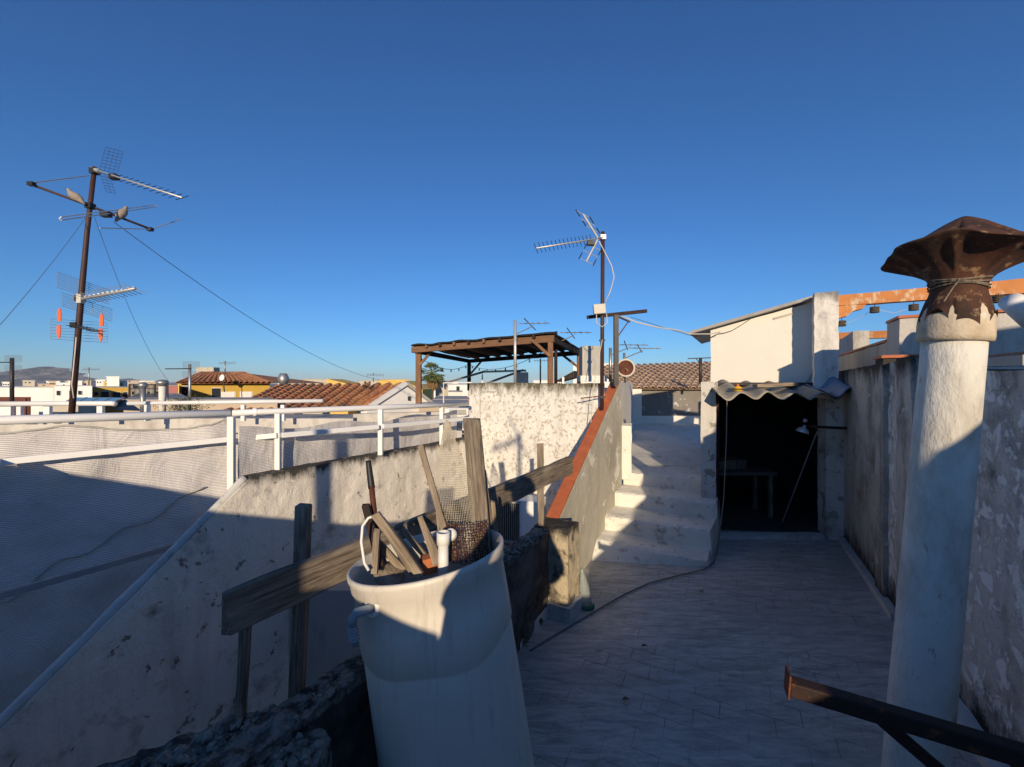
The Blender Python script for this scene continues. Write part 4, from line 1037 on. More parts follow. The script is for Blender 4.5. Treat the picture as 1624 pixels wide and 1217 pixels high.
# ---- middle antenna
YB = 5.32
m2 = thing('antenna_mast', 'brown pole with a short aerial and cream junction box fixed to the whitewashed wall', 'antenna mast', at(953, 640, YB))
MB().tube([at(954.5, 650, YB), at(956, 368, YB)], .025, 10).build('mast', M['brownpaint'], m2, smooth=True)
bo = yagi(m2, at(957, 377, YB-.03), at(850, 394, YB-.55), 15, .075, V(.35, .75, -.5).normalized(), M['alu'], .010, .004, M['darksteel'], start=.2)
for s, e in ((at(948, 377, YB-.08), at(925, 340, YB-.15)), (at(948, 380, YB-.08), at(930, 415, YB-.15))):
    b = MB(); b.tube([s, e], .012, 6); b.build('reflector_arm', M['alu'], bo)
    d = V(.9, -.2, -.55).normalized() if e.z > s.z else V(.9, -.2, -.50).normalized()
    b = MB()
    for k in (.35, .65, 1.0): c = seg(s, e, k); b.tube([c-d*.10, c+d*.10], .004, 5)
    b.build('reflector_rods', M['alu'], bo)
    b = MB()
    dd = (e-s).normalized()
    for k in (-1, 1):
        c = seg(s, e, .9)+d*.10*k; b.tube([c-dd*.05, c+dd*.05], .007, 5); c = seg(s, e, .45)+d*.10*k; b.tube([c-dd*.04, c+dd*.04], .007, 5)
    b.build('reflector_tips', M['black'], bo)
MB().box(at(937, 386, YB-.12), .09, .06, .05).build('feed_box', M['black'], bo)
MB().box(at(956, 377, YB-.01), .07, .07, .06).build('clamp', M['steel'], m2)
MB().tube([at(950, 383, YB-.06), at(958, 398, YB-.03), at(970, 422, YB-.04), at(974, 440, YB-.04), at(968, 462, YB-.04), at(959, 482, YB-.03)], .007, 6).build('cable', M['cable'], m2, smooth=True)
bx = MB().box(at(950.5, 490.5, YB-.06), .155, .06, .125, V(1, 0, .08).normalized(), V(0, 1, 0), V(-.08, 0, 1).normalized()).build('junction_box', M['cable'], m2, bevel=.008)
MB().tube([at(946, 498, YB-.06), at(946, 512, YB-.06), at(955, 519, YB-.06), at(963, 512, YB-.06), at(962, 498, YB-.05)], .006, 6).build('cable_loop', M['cable'], m2, smooth=True)
MB().tube([at(955, 540, YB-.03), at(947, 580, YB-.03), at(940, 625, YB-.04), at(936, 690, YB-.1)], .005, 5).build('drop_wire', M['cable'], m2)
MB().tube([at(921, 632, YB-.02), at(958, 628, YB-.02)], .008, 6).build('wall_bracket', M['rust'], m2)
MB().box(at(955, 630, YB), .06, .07, .03).build('clamp', M['black'], m2); MB().box(at(955, 540, YB), .07, .05, .02).build('clamp', M['black'], m2)
# t post
YC = 5.6
tp = thing('clothesline_post', 'dark steel post with a long tilted crossbar and bracket beside the antenna pole', 'post', at(977, 606, YC))
MB().box((at(977, 500, YC)+at(977, 612, YC))/2, .06, .06, 112/F*YC).build('post', M['darksteel'], tp)
MB().bar(at(931, 503.5, YC-.02), at(1025.5, 493.5, YC+.02), .04, .045).build('crossbar', M['rustdark'], tp)
MB().bar(at(979, 502, YC), at(999, 511, YC), .02, .02).build('bracket', M['rustdark'], tp); MB().bar(at(996, 511, YC), at(980, 534, YC), .025, .012).build('brace', M['rust'], tp)
wpts = [at(985, 501, YC), at(1008, 511, YC), at(1040, 519, 5.7), at(1075, 524, 5.9), at(1095, 530, 6.1), at(1125, 530, 6.3), at(1142, 527, 6.42)]
tag(MB().tube(wpts, .009, 6).build('washing_line', M['cable'], smooth=True), 'white frayed cord strung from the steel crossbar to the cream shed wall', 'cord')
tag(MB().tube([at(1000, 503, YC), at(1050, 519, 5.9), at(1100, 534, 6.3)], .004, 5).build('washing_line', M['cabledark']), 'thin dark line strung just above the frayed cord towards the shed', 'line')
cw = [S0+W*a_+Z*z_-U*.02 for a_, z_ in ((.0, .74), (.1, .79), (.2, .80), (.3, .83), (.42, .90), (.55, .99))]
tag(MB().tube(cw, .005, 5).build('wall_cable', M['cabledark']), 'thin dark cable pinned across the cream shed wall under the eaves', 'cable')
# grey tank panel box
t_ = thing('water_tank_box', 'grey fibre cement box standing on a cream plinth behind the whitewashed wall', 'box', at(936, 606, 6.4))
MB().box(at(937, 574, 6.4), .32, .3, .47).build('box_body', M['panel'], t_, bevel=.01)
MB().box(at(938, 601, 6.38), .40, .36, .09).build('plinth', M['cream'], t_)
b = MB()
c = at(937, 574, 6.4)-V(0, .153, 0)
for s in (-1, 1): b.box(c+V(.145*s, 0, 0), .02, .006, .45); b.box(c+V(0, 0, .215*s), .27, .006, .02)
b.build('frame', M['beige'], t_)
# rusty dish
t_ = thing('satellite_dish', 'round rusty satellite dish beside the steel post', 'satellite dish', at(993, 606, 7.0))
dc = at(992, 584, 7.0)
MB().lathe([(0, 0), (.06, .005), (.11, .018), (.135, .03), (.12, .022), (.06, .008), (0, .003)][0:4], dc, axis=(-.1, -1, .1), n=28).build('dish', M['rust'], t_, smooth=True)
MB().lathe([(.128, .026), (.155, .036), (.157, .04), (.13, .031)], dc, axis=(-.1, -1, .1), n=28).build('rim', M['cable'], t_, smooth=True)
MB().tube([dc, dc+V(.0, -.14, -.05)], .006, 5).build('arm', M['cable'], t_); MB().tube([dc+V(0, .02, 0), dc+V(0, .04, -.25)], .014, 6).build('stand', M['darksteel'], t_)

def small_aerial(px, ytop, ybot, Y, r, lab, kind, m='steel', side=1):
    t = thing('tv_aerial', lab, 'tv aerial', at(px, ybot, Y))
    MB().tube([at(px, ybot, Y), at(px, ytop, Y)], r, 8).build('mast', M[m], t, smooth=True)
    s = Y/F
    if kind == 'bow':
        a = at(px, ytop+ (ybot-ytop)*.22, Y)
        MB().tube([a, a+V(28*s*side, -.1, 12*s)], .008*Y/7, 5).build('arm', M['wood'], t)
        e = a+V(8*s*side, -.1, 15*s)
        bo = MB().tube([e-V(2*s*side, 0, -1*s), e+V(44*s*side, -.2, -1*s)], .007*Y/7, 5).build('boom', M['wood'], t)
        MB().tube([e+V(5*s, -.3, 5*s), e+V(26*s, .4, -4*s)], .009*Y/7, 5).build('element', M['wood'], bo)
        for k in (.45, .65, .85): c = e+V(44*s*side*k, -.2*k, 0); MB().tube([c+V(-.02, -.08, .02), c+V(.02, .08, -.02)], .003, 4).build('element', M['steel'], bo)
    if kind == 'grid':
        a = at(px, ytop+7, Y)
        bo = MB().tube([a+V(3*s, 0, 0), a-V(22*s, .3, 1*s)], .012*Y/9, 6).build('boom', M['darksteel'], t)
        grid_refl(bo, a+V(2*s, 0, 6*s), V(1, .1, 0), Z, 24*s, 10*s, 2, 6, .003*Y/9, M['steel']); grid_refl(bo, a+V(2*s, 0, -9*s), V(1, .1, 0), Z, 24*s, 9*s, 2, 5, .003*Y/9, M['steel'])
    if kind == 'yagi':
        a = at(px, ytop+3, Y)
        bo = MB().tube([a-V(10*s, 0, 0), a+V(16*s, 0, 0)], .006*Y/9, 5).build('boom', M['steel'], t)
        for k in range(6): c = a+V((-9+5*k)*s, 0, 0); MB().tube([c-V(0, .1, 3*s), c+V(0, .1, 3*s)], .003*Y/9, 4).build('element', M['steel'], bo)
    if kind == 'tee':
        a = at(px, ytop+1, Y); MB().bar(a-V(20*s, 0, 0), a+V(20*s, 0, 1.5*s), .03, .03).build('crossbar', M['darksteel'], t)
        MB().bar(at(px, ytop+9, Y), a-V(7*s, 0, 0), .02, .02).build('brace', M['darksteel'], t)
    return t
small_aerial(817, 508, 612, 7.0, .026, 'pale round pole with a bow shaped aerial in front of the pergola roof', 'bow', 'alu')
small_aerial(881.5, 526, 612, 7.4, .030, 'dark pole with a bow shaped aerial by the right pergola post', 'bow', 'rustdark')
small_aerial(857, 569, 610, 11, .02, 'small thin aerial seen under the pergola', 'yagi', 'darksteel', -1)
small_aerial(968, 552, 606, 8.0, .03, 'pale pole with a small aerial just left of the rusty dish', 'bow', 'steel')
small_aerial(990, 560, 600, 10.0, .03, 'short brown pole with a small aerial above the rusty dish', 'bow', 'steel')
small_aerial(1111, 568, 609, 12.0, .045, 'dark T shaped pole on the tiled roof left of the cream shed', 'tee', 'darksteel')
small_aerial(19, 568, 640, 9.0, .035, 'dark aerial with a grid reflector at the far left edge', 'grid', 'darksteel')
small_aerial(301, 578, 652, 9.5, .03, 'grey aerial with a grid reflector behind the two vent pipes', 'grid', 'steel')
small_aerial(357, 573, 594, 33, .05, 'tiny aerial on the ridge of the ochre house', 'yagi', 'steel')
small_aerial(141, 583, 612, 40, .05, 'tiny forked aerial left of the white tower', 'yagi', 'steel')
small_aerial(592, 592, 606, 50, .06, 'tiny aerial standing on the yellow building', 'yagi', 'steel')

# ================================================================ pergola
pg = thing('pergola', 'wooden pergola roofed with dark reed matting behind the whitewashed wall', 'pergola', V(0, 9, -.3))
FLc, FRc, BLc, BRc = at(660, 557, 8.4), at(877, 539, 6.9), at(744, 573, 11.6), at(918, 560, 9.0)
for p, zb, w_, m in ((FLc+V(.04, .05, 0), at(663, 645, 8.4).z, .11, 'woodwarm'), (FRc+V(-.04, .05, 0), -.2, .09, 'woodwarm'), (BLc, -.2, .10, 'wooddark'), (BRc, -.2, .08, 'woodwarm')):
    stick('post', V(p.x, p.y, zb), V(p.x, p.y, p.z-.02), w_, w_, M[m], pg)
stick('beam', FLc+V(-.08, 0, .02), FRc+V(.02, 0, .02), .07, .12, M['woodwarm'], pg, up=Z)
stick('beam', BLc, BRc, .07, .1, M['wooddark'], pg, up=Z)
stick('beam', FLc, BLc, .07, .1, M['wooddark'], pg, up=Z); stick('beam', FRc, BRc, .07, .1, M['wooddark'], pg, up=Z)
for k in range(1, 9):
    a_, c_ = seg(FLc, FRc, k/9)+Z*.07, seg(BLc, BRc, k/9)+Z*.06
    stick('rafter', a_-(c_-a_)*.04, c_, .05, .07, M['woodwarm' if k % 2 else 'wooddark'], pg, up=Z)
def mat_fn(u, v):
    p = seg(seg(FLc, FRc, u*1.03-.02), seg(BLc, BRc, u*1.03-.02), v*1.06-.04)
    return p+Z*(.12+.03*noise.noise(V(u*9, v*4, 0))-.05*max(0, u-.92)*8*v)
b = MB(); b.grid(mat_fn, 50, 16); o = b.build('reed_matting', M['reed'], pg); sm = o.modifiers.new('s', 'SOLIDIFY'); sm.thickness = .03
for a_, c_ in ((FLc+V(.06, 0, -.30), FLc+V(.32, 0, .0)), (FRc+V(-.05, 0, -.28), FRc+V(-.36, 0, 0)), (BLc+V(.05, 0, -.35), BLc+V(.35, 0, 0)), (BRc+V(-.03, 0, -.3), BRc+V(-.35, .2, -.02))):
    stick('brace', a_, c_, .05, .05, M['woodwarm'], pg)
b = MB()
pts = [seg(FLc, BLc, k/12)-Z*(.08+.22*4*(k/12)*(1-k/12)) for k in range(13)]+[seg(BLc, FRc, k/16)-Z*(.1+.25*4*(k/16)*(1-k/16)) for k in range(1, 17)]
b.tube(pts, .006, 4)
for p in pts[1::2]: b.lathe([(0, -.07), (.018, -.055), (.014, -.03), (.01, 0), (0, 0)], p, n=6)
tag(b.build('string_lights', M['cabledark']), 'dark string of festoon bulbs drooping beneath the pergola', 'string lights')

# ================================================================ palm
pt = thing('palm_tree', 'tall fan palm with a skirt of dry fronds far behind the pergola', 'palm tree', at(685, 700, 70))
pc_ = at(685, 592, 70)
MB().tube([V(pc_.x, pc_.y, -9), V(pc_.x, pc_.y, pc_.z-1.0), pc_], [.35, .28, .3], 10).build('trunk', M['trunk'], pt)
def fronds(n, lo, hi, L, m, name, curl):
    b = MB()
    for i in range(n):
        a = random.uniform(0, 2*math.pi); e = random.uniform(lo, hi); d = V(math.cos(a)*math.cos(e), math.sin(a)*math.cos(e), math.sin(e))
        stem = pc_+d*L*.55+Z*(-curl*.3); 
        for k in range(9):
            th = (k-4)*.24; s_ = d.cross(Z).normalized(); dd = (d*math.cos(th)+s_*math.sin(th)).normalized()
            tip = stem+dd*L*random.uniform(.38, .5)-Z*random.uniform(.3, .7)*curl; sd = dd.cross(Z).normalized()*.06
            b.faces([stem-sd, stem+sd, seg(stem, tip, .6)+sd*1.3+Z*.05, tip, seg(stem, tip, .6)-sd*1.3+Z*.05], [(0, 1, 2, 3, 4)])
        b.tube([pc_, stem], .03, 3, cap=False)
    b.build(name, m, pt)
fronds(70, -.75, 1.45, 2.5, M['palm'], 'crown', .7); fronds(40, -1.5, -1.0, 2.3, M['palmdry'], 'dry_skirt', 1.0)

# ================================================================ town
def house(name, lab, px0, px1, yt, Y, dep, m, wins=(), zb=-9, cat='building', roof=None, over=.0, group=None, skew=0):
    a, c = at(px0, yt, Y), at(px1, yt, Y+skew)
    t = thing(name, lab, cat, V((a.x+c.x)/2, Y, zb), group)
    dv = V(((px0+px1)/2-CX)/F*dep, dep, 0)
    wv = MB(); wv.prism([V(a.x, a.y, zb), a, c, V(c.x, c.y, zb)], dv); wv.build('wall', m, t)
    ps = Y/F
    if roof is None:
        cpv = MB(); cpv.prism([a+V(-.04*Y/20, -.04, .002), a+V(-.04*Y/20, -.04, .9*ps), c+V(.04*Y/20, -.04, .9*ps), c+V(.04*Y/20, -.04, .002)], dv*1.01); cpv.build('roof', M['roofgrey'] if m not in (M['whitepaint'],) else M['whitepaint'], t)
    for (x0, x1, y0, y1, mm) in wins:
        p = at(x0, y0, Y); q_ = at(x1, y1, Y)
        f = MB().box(V((p.x+q_.x)/2, Y-.02, (p.z+q_.z)/2), (q_.x-p.x)*1.12, .06, (p.z-q_.z)*1.12).build('window' if mm != 'doorbrown' else 'door', M['shutter'] if mm != 'doorbrown' else M['doorbrown'], t)
        MB().box(V((p.x+q_.x)/2, Y-.065, (p.z+q_.z)/2), (q_.x-p.x), .04, (p.z-q_.z)).build('pane' if mm == 'glass' else ('shutter' if mm != 'doorbrown' else 'panel'), M[mm], f)
    return t
house('white_house', 'low white house with a brown door behind the far left aerial', -260, 85, 615, 13, 6, M['whitepaint'], [(-2, 46, 632, 668, 'doorbrown')])
house('white_building', 'white flat roofed building with small windows behind the tall mast', 86, 146, 613, 26, 8, M['whitepaint'], [(92, 97, 620, 627, 'glass'), (112, 115, 620, 627, 'glass'), (126, 131, 620, 626, 'glass')])
house('ochre_block', 'ochre building with dark windows between the mast and the railing', 147, 206, 615, 32, 8, M['ochre'], [(151, 157, 622, 627, 'glass'), (162, 174, 621, 630, 'glass'), (180, 192, 622, 630, 'glass'), (197, 203, 622, 630, 'glass')])
house('white_tower', 'tall white stair tower rising above the ochre building', 169, 189, 598, 46, 5, M['whitepaint'])
house('white_block', 'small white block attached right of the white stair tower', 190, 203, 605, 47, 5, M['whitepaint'], [(193, 195, 608, 611, 'glass')])
house('beige_block', 'tiny far beige building under the mountain', 36, 55, 604, 120, 12, M['beige'], [(40, 42, 606, 608, 'glass'), (46, 49, 606, 608, 'glass')])
house('white_house', 'tiny far white house with a red roof under the mountain', 92, 128, 608, 90, 10, M['whitepaint'], [(100, 103, 610, 612, 'glass')])
house('white_house', 'tiny far white house right of the beige one', 60, 88, 609.5, 110, 10, M['tan'], [(68, 71, 610.5, 612, 'glass')])
house('beige_block', 'tiny far beige turret above the white building', 137, 144, 604, 80, 4, M['beige'])
house('pink_house', 'narrow pink house wall left of the ochre house', 264, 281, 612, 28, 5, M['pink'])
house('far_terrace', 'long tan terrace building behind the vent pipes', 206, 300, 632, 16, 7, M['tan'])
house('town_block', 'distant pale row of town buildings beyond the black railing', 204, 262, 618, 60, 10, M['beige'], [(210, 214, 621, 626, 'glass'), (222, 226, 621, 626, 'glass'), (235, 238, 621, 626, 'glass'), (248, 252, 621, 626, 'glass')])
house('tan_parapet', 'long tan parapet terrace in front of the ochre house', 196, 440, 634.5, 13.5, 2, M['tan'], zb=-4)
# skyline of far houses
rs = random.Random(11)
xs_ = [(-60, 30), (60, 290), (430, 480), (552, 600), (686, 760), (840, 905), (1000, 1090)]
for k in range(34):
    a_, c_ = xs_[k % len(xs_)] if k % 3 else xs_[1]
    px = rs.uniform(a_, c_); Yh = rs.uniform(70, 170); wd = rs.uniform(9, 24); yt_ = CY-rs.uniform(.3, 5.5)
    wn = [(px+wd*f-1, px+wd*f+1, yt_+2.2, yt_+4.4, 'glass') for f in (.2, .5, .8)[:2+k % 2]]
    house('far_house', 'tiny pale flat roofed house on the far skyline', px, px+wd, yt_, Yh, rs.uniform(6, 12), M[rs.choice(['whitepaint', 'whitepaint', 'beige', 'tan', 'yellow', 'terralight'])], wn, group='far houses on the skyline', cat='house')
# ochre house with hip roof
t_ = house('ochre_house', 'ochre house with a clay tiled hip roof and white shutters', 284, 428, 608, 32, 9, M['ochre'], [(290, 302, 613, 628, 'glass'), (337, 351, 616, 631, 'glass'), (353, 373, 622, 631, 'shutter'), (382, 400, 622, 632, 'shutter')], roof=1)
e0, e1, rr0, rr1 = at(279, 608, 31.4), at(432, 608, 31.4), at(318, 592, 36), at(388, 592, 36)
tile_roof('', e0, e1, rr0, rr1, .42, 9, M['terra'], t_)
MB().faces([e0, rr0, e0+V(0, 9.5, 0)], [(0, 1, 2)]).faces([e1, rr1, e1+V(0, 9.5, 0)], [(0, 1, 2)]).faces([rr0, rr1, e1+V(0, 9.5, 0), e0+V(0, 9.5, 0)], [(0, 1, 2, 3)]).build('roof', M['terra'], t_)
MB().box(at(330, 589, 38), 1.6, .8, .7).build('chimney', M['beige'], t_)
t_ = thing('satellite_dish', 'white satellite dish in front of the ochre house roof', 'satellite dish', at(353, 620, 30))
MB().lathe([(0, 0), (.15, .02), (.24, .06)], at(353, 599.5, 30), axis=(-.3, -1, .2), n=20).build('dish', M['white'], t_, smooth=True)
MB().tube([at(354, 603, 30), at(356, 622, 30)], .04, 6).build('stand', M['darksteel'], t_)
house('yellow_building', 'pale building with a yellow side wall left of the long yellow one', 480, 518, 602, 62, 8, M['beige'])
t_ = thing('yellow_gable', 'small yellow gable wall beside the pale far building', 'building', at(535, 640, 60)); MB().prism([V(at(518, 600, 61).x, 61, -9), at(518, 601, 61), at(552, 609, 61), V(at(552, 609, 61).x, 61, -9)], V(0, 6, 0)).build('wall', M['yellow'], t_)
house('yellow_building', 'long yellow building behind the tiled roof', 602, 648, 602.5, 55, 8, M['yellow'])
house('beige_block', 'pale low building with grilles left of the long yellow one', 569, 601, 604, 56, 8, M['beige'], [(578, 581, 605, 610, 'glass'), (585, 588, 605, 610, 'glass')])
t_ = thing('yellow_gable', 'yellow sloping wall next to the left pergola post', 'building', at(650, 640, 50)); MB().prism([V(at(640, 603, 50).x, 50, -9), at(640, 604, 50), at(670, 618, 50), V(at(670, 618, 50).x, 50, -9)], V(0, 6, 0)).build('wall', M['yellow'], t_)
# near tiled roof house with white gable
th_ = thing('tiled_house', 'house with a big mossy clay tiled roof and a white gable in the middle distance', 'house', V(-6, 16, -9))
eL, eR, rL, rR = at(352, 655, 13.2), at(582, 650, 13.9), at(440, 612.5, 19), at(643, 611, 15.1)
tile_roof('', eL, eR, rL, rR, .31, 13, M['terra'], th_)
g2 = at(684, 641, 15.9)
MB().prism([V(eR.x, eR.y, -9), eR-Z*.03, rR-Z*.02, g2, V(g2.x, g2.y, -9)], V(-.25, .1, 0)).build('wall', M['whitepaint'], th_)
MB().bar(eR+Z*.05, rR+Z*.06, .22, .12).build('gable_edge', M['whitepaint'], th_); MB().bar(rR+Z*.07+V(.02,.02,0), g2+Z*.05, .2, .1).build('gable_edge', M['panel'], th_)
wq = at(650.5, 632, 15.27); MB().box(wq, .10, .3, .16).build('window', M['glass'], th_)
t_ = thing('tiled_roof', 'small patch of clay tiled roof just beyond the netting fence', 'roof', at(290, 680, 8))
tile_roof('', at(232, 684, 7.3), at(335, 681, 7.3), at(272, 664, 9), at(345, 663, 9), .17, 5, M['terra'], t_)
# neighbouring roof terrace beyond the fence
nb = thing('neighbour_terrace', 'white neighbouring roof terrace beyond the netting fence', 'terrace', V(-6, 8, -9))
MB().box(V(-7.2, 9.6, -5.3), 11, 7.6, 8.6).build('wall', M['roofgrey'], nb)
MB().prism([at(-120, 664, 7.0), at(-120, 790, 7.0), at(560, 790, 7.0), at(560, 664, 7.0)], V(0, .18, 0)).build('parapet', M['dirtywhite'], nb)
MB().prism([at(560, 657, 9.4), at(560, 720, 9.4), at(748, 720, 9.4), at(748, 652, 9.4)], V(0, .18, 0)).build('parapet', M['dirtywhite'], nb)
b = MB(); b.tube([at(-60, 641, 6.6), at(178, 640, 6.6), at(183, 641, 6.6)], .04, 10); b.build('handrail', M['white'], nb, smooth=True)
b = MB(); b.tube([at(203, 640, 6.6), at(512, 636, 6.9)], .032, 10); b.build('handrail', M['white'], nb, smooth=True)
for px, w_ in ((10, .20), (32, .07), (76, .10), (160, .09), (234, .07), (386, .06), (449, .06)):
    MB().box(at(px, 655, 6.65), w_, .05, .26).build('rail_post', M['white'], nb)
t_ = thing('concrete_box', 'small beige concrete box behind the white handrail', 'box', at(115, 665, 7.6)); MB().box(at(116, 655, 7.8), .72, .5, .34).build('body', M['beige'], t_); MB().box(at(90, 655, 7.75), .16, .45, .33).build('end_block', M['cream'], t_)
t_ = thing('solar_panel', 'tilted dark solar panels behind the white handrail', 'solar panel', at(150, 645, 9.5))
MB().prism([at(104, 640.5, 9.2), at(178, 641, 9.2), at(196, 633.5, 10.4), at(118, 633, 10.4)], V(0, 0, .04)).build('panel', M['solar'], t_)
b = MB()
for k in range(5): b.bar(seg(at(104, 640.5, 9.2), at(178, 641, 9.2), k/4)+Z*.045, seg(at(118, 633, 10.4), at(196, 633.5, 10.4), k/4)+Z*.045, .03, .012)
b.build('frame', M['alu'], t_)
MB().prism([at(168, 650, 9.2), at(196, 634, 10.3), at(222, 652, 9.0)], V(0, .05, 0)).build('support', M['black'], t_)
def vent(px, yt, yb, Y, r, lab, m, ball=True):
    t = thing('roof_vent', lab, 'vent pipe', at(px, yb, Y))
    MB().tube([at(px, yb, Y), at(px, yt+8, Y)], r, 14).build('pipe', m, t, smooth=True)
    MB().lathe([(r*.9, 0), (r*1.1, .03), (r*1.7, .07), (r*1.8, .11), (r*1.2, .15), (0, .165)], at(px, yt+9, Y), n=18).build('cap', M['steel'], t, smooth=True)
vent(226.5, 609, 660, 9, .05, 'slim galvanised vent pipe with a round cap', M['steel'])
vent(257.5, 605, 660, 9, .065, 'white vent pipe with a shiny round metal cowl', M['cream'])
t_ = thing('roof_ventilator', 'bulging silver ventilator on the tiled roof', 'ventilator', at(449, 620, 21))
MB().lathe([(.14, -.5), (.14, 0), (.16, .02), (.26, .2), (.26, .38), (.17, .58), (.14, .6), (0, .6)], at(449.5, 611, 21), n=20).build('drum', M['steel'], t_, smooth=True)
# bush
bs = thing('olive_bush', 'scruffy grey green bush between the vent pipes and the ochre house', 'bush', at(292, 660, 9.2))
b = MB(); bc = at(292, 643, 9.2)
for i in range(1500):
    d = V(random.gauss(0, .22), random.gauss(0, .16), random.gauss(0, .105)); c = bc+d
    if noise.noise(c*7) < -.12: continue
    n_ = V(random.uniform(-1, 1), random.uniform(-1, 1), random.uniform(-1, 1)).normalized(); s_ = n_.orthogonal().normalized()*.008
    b.faces([c-s_, c+n_*.022, c+s_, c-n_*.022], [(0, 1, 2, 3)])
b.build('foliage', M['leaf'], bs)
b = MB()
for i in range(6): b.tube([bc+V(0, 0, -.5), bc+V(random.uniform(-.3, .3), random.uniform(-.1, .1), random.uniform(-.05, .15))], [.015, .004], 5)
b.build('stem', M['trunk'], bs)
# black railing
rg = thing('black_railing', 'thin black metal railing on the terrace beyond the vents', 'railing', at(235, 635, 17))
b = MB(); b.bar(at(205, 609.5, 17), at(266, 610, 17), .04, .04); b.bar(at(205, 631, 17), at(266, 631, 17), .03, .03); b.build('rail', M['darksteel'], rg)
b = MB()
for k in range(31): p = seg(at(205, 610, 17), at(266, 610, 17), k/30); b.box(p-Z*.27, .06 if k % 10 == 0 else .012, .02, .55)
b.build('bars', M['darksteel'], rg)

# right-middle background
house('white_building', 'white building with a dark lean-to roof behind the grey box', 909, 985, 577, 24, 8, M['whitepaint'], [(913, 917, 590, 597, 'glass')])
t_ = thing('lean_to_roof', 'dark sloping lean-to roof left of the grey box', 'roof', at(898, 606, 20)); MB().prism([at(884, 603, 20), at(884, 606, 20), at(911, 599, 20), at(911, 588, 20)], V(.5, 2, 0)).build('roof', M['wooddark'], t_)
MB().box(at(893, 604, 20), .1, .1, .35).build('support', M['white'], t_)
house('low_building', 'low white building seen beneath the pergola', 846, 872, 604, 26, 5, M['whitepaint'])
house('white_building', 'small white building seen between the palm and the whitewashed wall', 711, 742, 611, 34, 6, M['whitepaint'], [(724, 729, 613, 620, 'glass')])
house('white_building', 'white domed outbuilding left of the whitewashed wall', 712, 733, 622, 26, 4, M['cream'])
house('red_roof', 'low dark red roof left of the whitewashed wall', 688, 745, 634, 20, 5, M['pink'])
house('pale_house', 'pale low house behind the white gable', 664, 745, 640, 15, 3, M['tan'], zb=-6)
house('town_block', 'distant pale town row seen under the pergola', 690, 760, 613, 120, 20, M['beige'], [(700, 703, 614, 616, 'glass'), (720, 723, 614, 616, 'glass')])
fr_ = thing('canopy_frame', 'thin white metal frame left of the whitewashed wall', 'frame', at(703, 640, 8.5))
b = MB(); b.tube([at(703.5, 641, 8.5), at(703.5, 607.5, 8.5), at(748, 607, 8.5)], .014, 6); b.build('frame_tube', M['white'], fr_)
f2 = thing('canopy_frame', 'white canopy frame with slanted dark poles beneath the pergola', 'frame', at(800, 610, 10))
b = MB(); b.tube([at(765, 609, 10), at(765, 590, 10), at(834, 588, 10), at(834, 609, 10)], .03, 6); b.build('frame_tube', M['white'], f2)
for p, q_ in (((702, 609), (770, 589)), ((770, 609), (830, 587))): MB().tube([at(*p, 10), at(*q_, 10)], .03, 6).build('pole', M['steel'], f2)
MB().box(at(828, 600, 10), .3, .2, .28).build('box', M['whitepaint'], f2)
# white storage bins between netting and whitewashed wall
for k, (y0, y1) in enumerate(((647, 661), (668, 682))):
    t_ = thing('white_crate', ('upper' if k == 0 else 'lower')+' white plastic crate wedged left of the whitewashed wall', 'crate', at(728, y1, 7.2))
    MB().box(at(726, (y0+y1)/2, 7.3), .42, .3, (y1-y0)/F*7.3).build('body', M['white'], t_, bevel=.02)
    MB().box(at(726, (y0+y1)/2, 7.14), .30, .02, (y1-y0)/F*7.3*.6).build('panel', M['panel'], t_)

# ================================================================ behind the camera: what throws the big shadows
yb = -1.3
def sil(x0, z0): return V(x0-SUN_X*abs(yb), yb, z0+SUN_T*abs(yb))
t_ = thing('rear_house', 'neighbouring house wall with a sloping roof edge behind the photographer on the left', 'house', V(-3, yb, -3))
MB().prism([sil(-9, -4), sil(-9, .9), sil(-4, .17), sil(-2.78, -.154), sil(-1.85, -.44), sil(-1.25, -.455), sil(-.56, -.467), sil(-.30, -.56), sil(-.1, -1.05), sil(-.1, -4)], V(0, -2.5, 0)).build('wall', M['whiteplaster'], t_)
t_ = thing('rear_shadow_caster', 'unseen upright slab added behind the photographer to shade the left end of the plank rail', 'post', sil(-1.0, -1))  # caster added to darken the wooden post and the plank's left end
MB().prism([sil(-1.26, -.6), sil(-1.24, -.06), sil(-.93, -.03), sil(-.93, -.6)], V(0, -.1, 0)).build('shaft', M['panel'], t_)
t_ = thing('rear_shadow_caster', 'slim pole rising from the neighbouring roof behind the photographer', 'post', sil(-2.0, -1))
MB().prism([sil(-2.09, -.6), sil(-2.09, .6), sil(-1.98, .6), sil(-1.98, -.6)], V(0, -.1, 0)).build('shaft', M['panel'], t_)
t_ = thing('rear_stair_wall', 'stepped stair wall climbing to the right behind the photographer', 'wall', V(2, yb, -3))
MB().prism([sil(-.1, -4), sil(-.1, -1.05), sil(.72, -1.03), sil(.82, -.93), sil(1.3, -.59), sil(1.74, -.18), sil(1.86, .15), sil(1.97, .25), sil(2.07, .31), sil(2.3, .31), sil(2.37, .54), sil(2.6, .62), sil(2.69, .75), sil(2.76, 1.06), sil(3.62, 1.12), sil(3.65, 1.45), sil(6, 1.5), sil(6, -4)], V(.0, -.4, 0)).build('wall_body', M['whiteplaster'], t_)
tag(MB().box(V(0, -.75, -1.85), 2.0, .9, .45).build('rear_platform', M['panel']), 'low concrete platform the photographer stands on', 'platform')
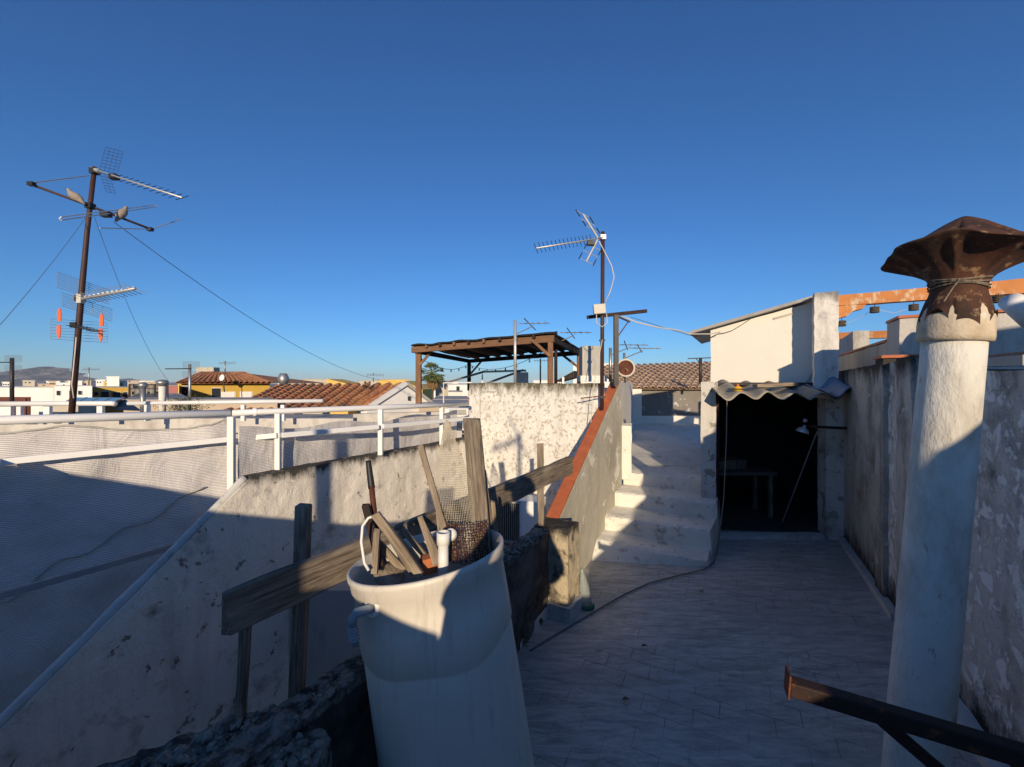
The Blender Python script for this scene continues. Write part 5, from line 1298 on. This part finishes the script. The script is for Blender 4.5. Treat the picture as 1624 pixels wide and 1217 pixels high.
# aerial behind
t_ = thing('antenna_mast', 'aerial on a pole behind the photographer whose shadow falls on the whitewashed wall', 'antenna mast', V(-.02, -3, -1.5))
zz = .74
MB().tube([V(-.0, -3, -1.5), V(-.0, -3, .76+.745)], .03, 8).build('mast', M['brownpaint'], t_)
bo = yagi(t_, V(0, -3, .68+.745), V(-.42, -3.1, .56+.745+.02), 12, .09, V(.1, .6, .8).normalized(), M['alu'], .014, .007, start=.1)
MB().bar(V(0, -3, .72+.745), V(-.16, -3, 1.0+.745), .05, .02).build('reflector_arm', M['alu'], bo); MB().bar(V(.0, -3, .66+.745), V(.14, -3, .40+.745), .04, .02).build('reflector_arm', M['alu'], bo)

# photographer (only the shadow is in the picture)
def skinbody(verts, edges, radii, mat, name, parent, sub=1):
    me = bpy.data.meshes.new(name); me.from_pydata([tuple(v) for v in verts], edges, []); me.materials.append(mat)
    o = bpy.data.objects.new(name, me); S.collection.objects.link(o); o.parent = parent
    o.modifiers.new('skin', 'SKIN'); 
    if not me.skin_vertices: me.attributes.new
    for i, r_ in enumerate(radii): me.skin_vertices[0].data[i].radius = r_
    me.skin_vertices[0].data[0].use_root = True
    sb = o.modifiers.new('sub', 'SUBSURF'); sb.levels = sub; sb.render_levels = sub
    return o
yp = -.42
pe = thing('person', 'person in a dark jacket holding up a phone, standing behind the viewpoint', 'person', (0, 0, 0))
vs = [(-.01, yp, -.80), (-.01, yp, -.58), (.0, yp, -.38), (.04, yp+.02, -.21), (.05, yp+.03, -.10), (.05, yp+.02, .05), (.05, yp+.0, .13),
      (-.15, yp, -.31), (-.25, yp+.10, -.38), (-.14, yp+.26, -.24), (-.06, yp+.34, -.10),
      (.22, yp, -.34), (.37, yp-.02, -.64), (.30, yp+.06, -.76), (.20, yp+.1, -.80),
      (-.14, yp, -.92), (-.14, yp+.02, -1.24), (-.13, yp, -1.58), (-.13, yp+.14, -1.60),
      (.13, yp, -.92), (.14, yp+.02, -1.24), (.13, yp, -1.58), (.13, yp+.14, -1.60)]
ed = [(0, 1), (1, 2), (2, 3), (3, 4), (4, 5), (5, 6), (2, 7), (7, 8), (8, 9), (9, 10), (2, 11), (11, 12), (12, 13), (13, 14), (0, 15), (15, 16), (16, 17), (17, 18), (0, 19), (19, 20), (20, 21), (21, 22)]
ra = [(.26, .14), (.27, .14), (.24, .12), (.07, .06), (.075, .09), (.095, .10), (.05, .06), (.09, .08), (.075, .06), (.045, .04), (.03, .02), (.09, .08), (.085, .075), (.06, .055), (.045, .035), (.13, .12), (.08, .08), (.05, .06), (.04, .03), (.13, .12), (.08, .08), (.05, .06), (.04, .03)]
skinbody(vs, ed, ra, M['cloth1'], 'body', pe)
MB().lathe([(.0, -.27), (.13, -.275), (.22, -.31), (.275, -.40), (.295, -.52), (.30, -.70), (.30, -.92), (.28, -.94), (0, -.94)][::-1], V(.0, yp, 0), n=28, mod=lambda r, z, th: (r*(1-.5*abs(math.sin(th))**1.5) if False else r, z)).build('coat', M['cloth1'], pe, smooth=True).scale = (1, .55, 1)
MB().lathe([(.0, .15), (.06, .14), (.095, .09), (.102, .03), (.095, -.03)], V(.05, yp+.0, .02), n=18).build('hair', M['hair'], pe, smooth=True)
ph = thing('phone', 'black phone held up by the photographer', 'phone', (0, -.03, 0)); MB().box(V(-.02, -.03, -.0), .15, .009, .075).build('case', M['black'], ph, bevel=.003)

# ================================================================ air
hz = NT('haze air'); hz.t.nodes.remove(hz.b); hv = hz.n('ShaderNodeVolumePrincipled')
hv.inputs['Color'].default_value = (.80, .88, 1, 1); hv.inputs['Density'].default_value = .00006; hv.inputs['Anisotropy'].default_value = .0
hz.l(hv.outputs[0], hz.t.nodes['Material Output'].inputs['Volume'])
tag(MB().box(V(0, 4300, 84), 12100, 9500, 190).build('haze', hz.m), kind='stuff')
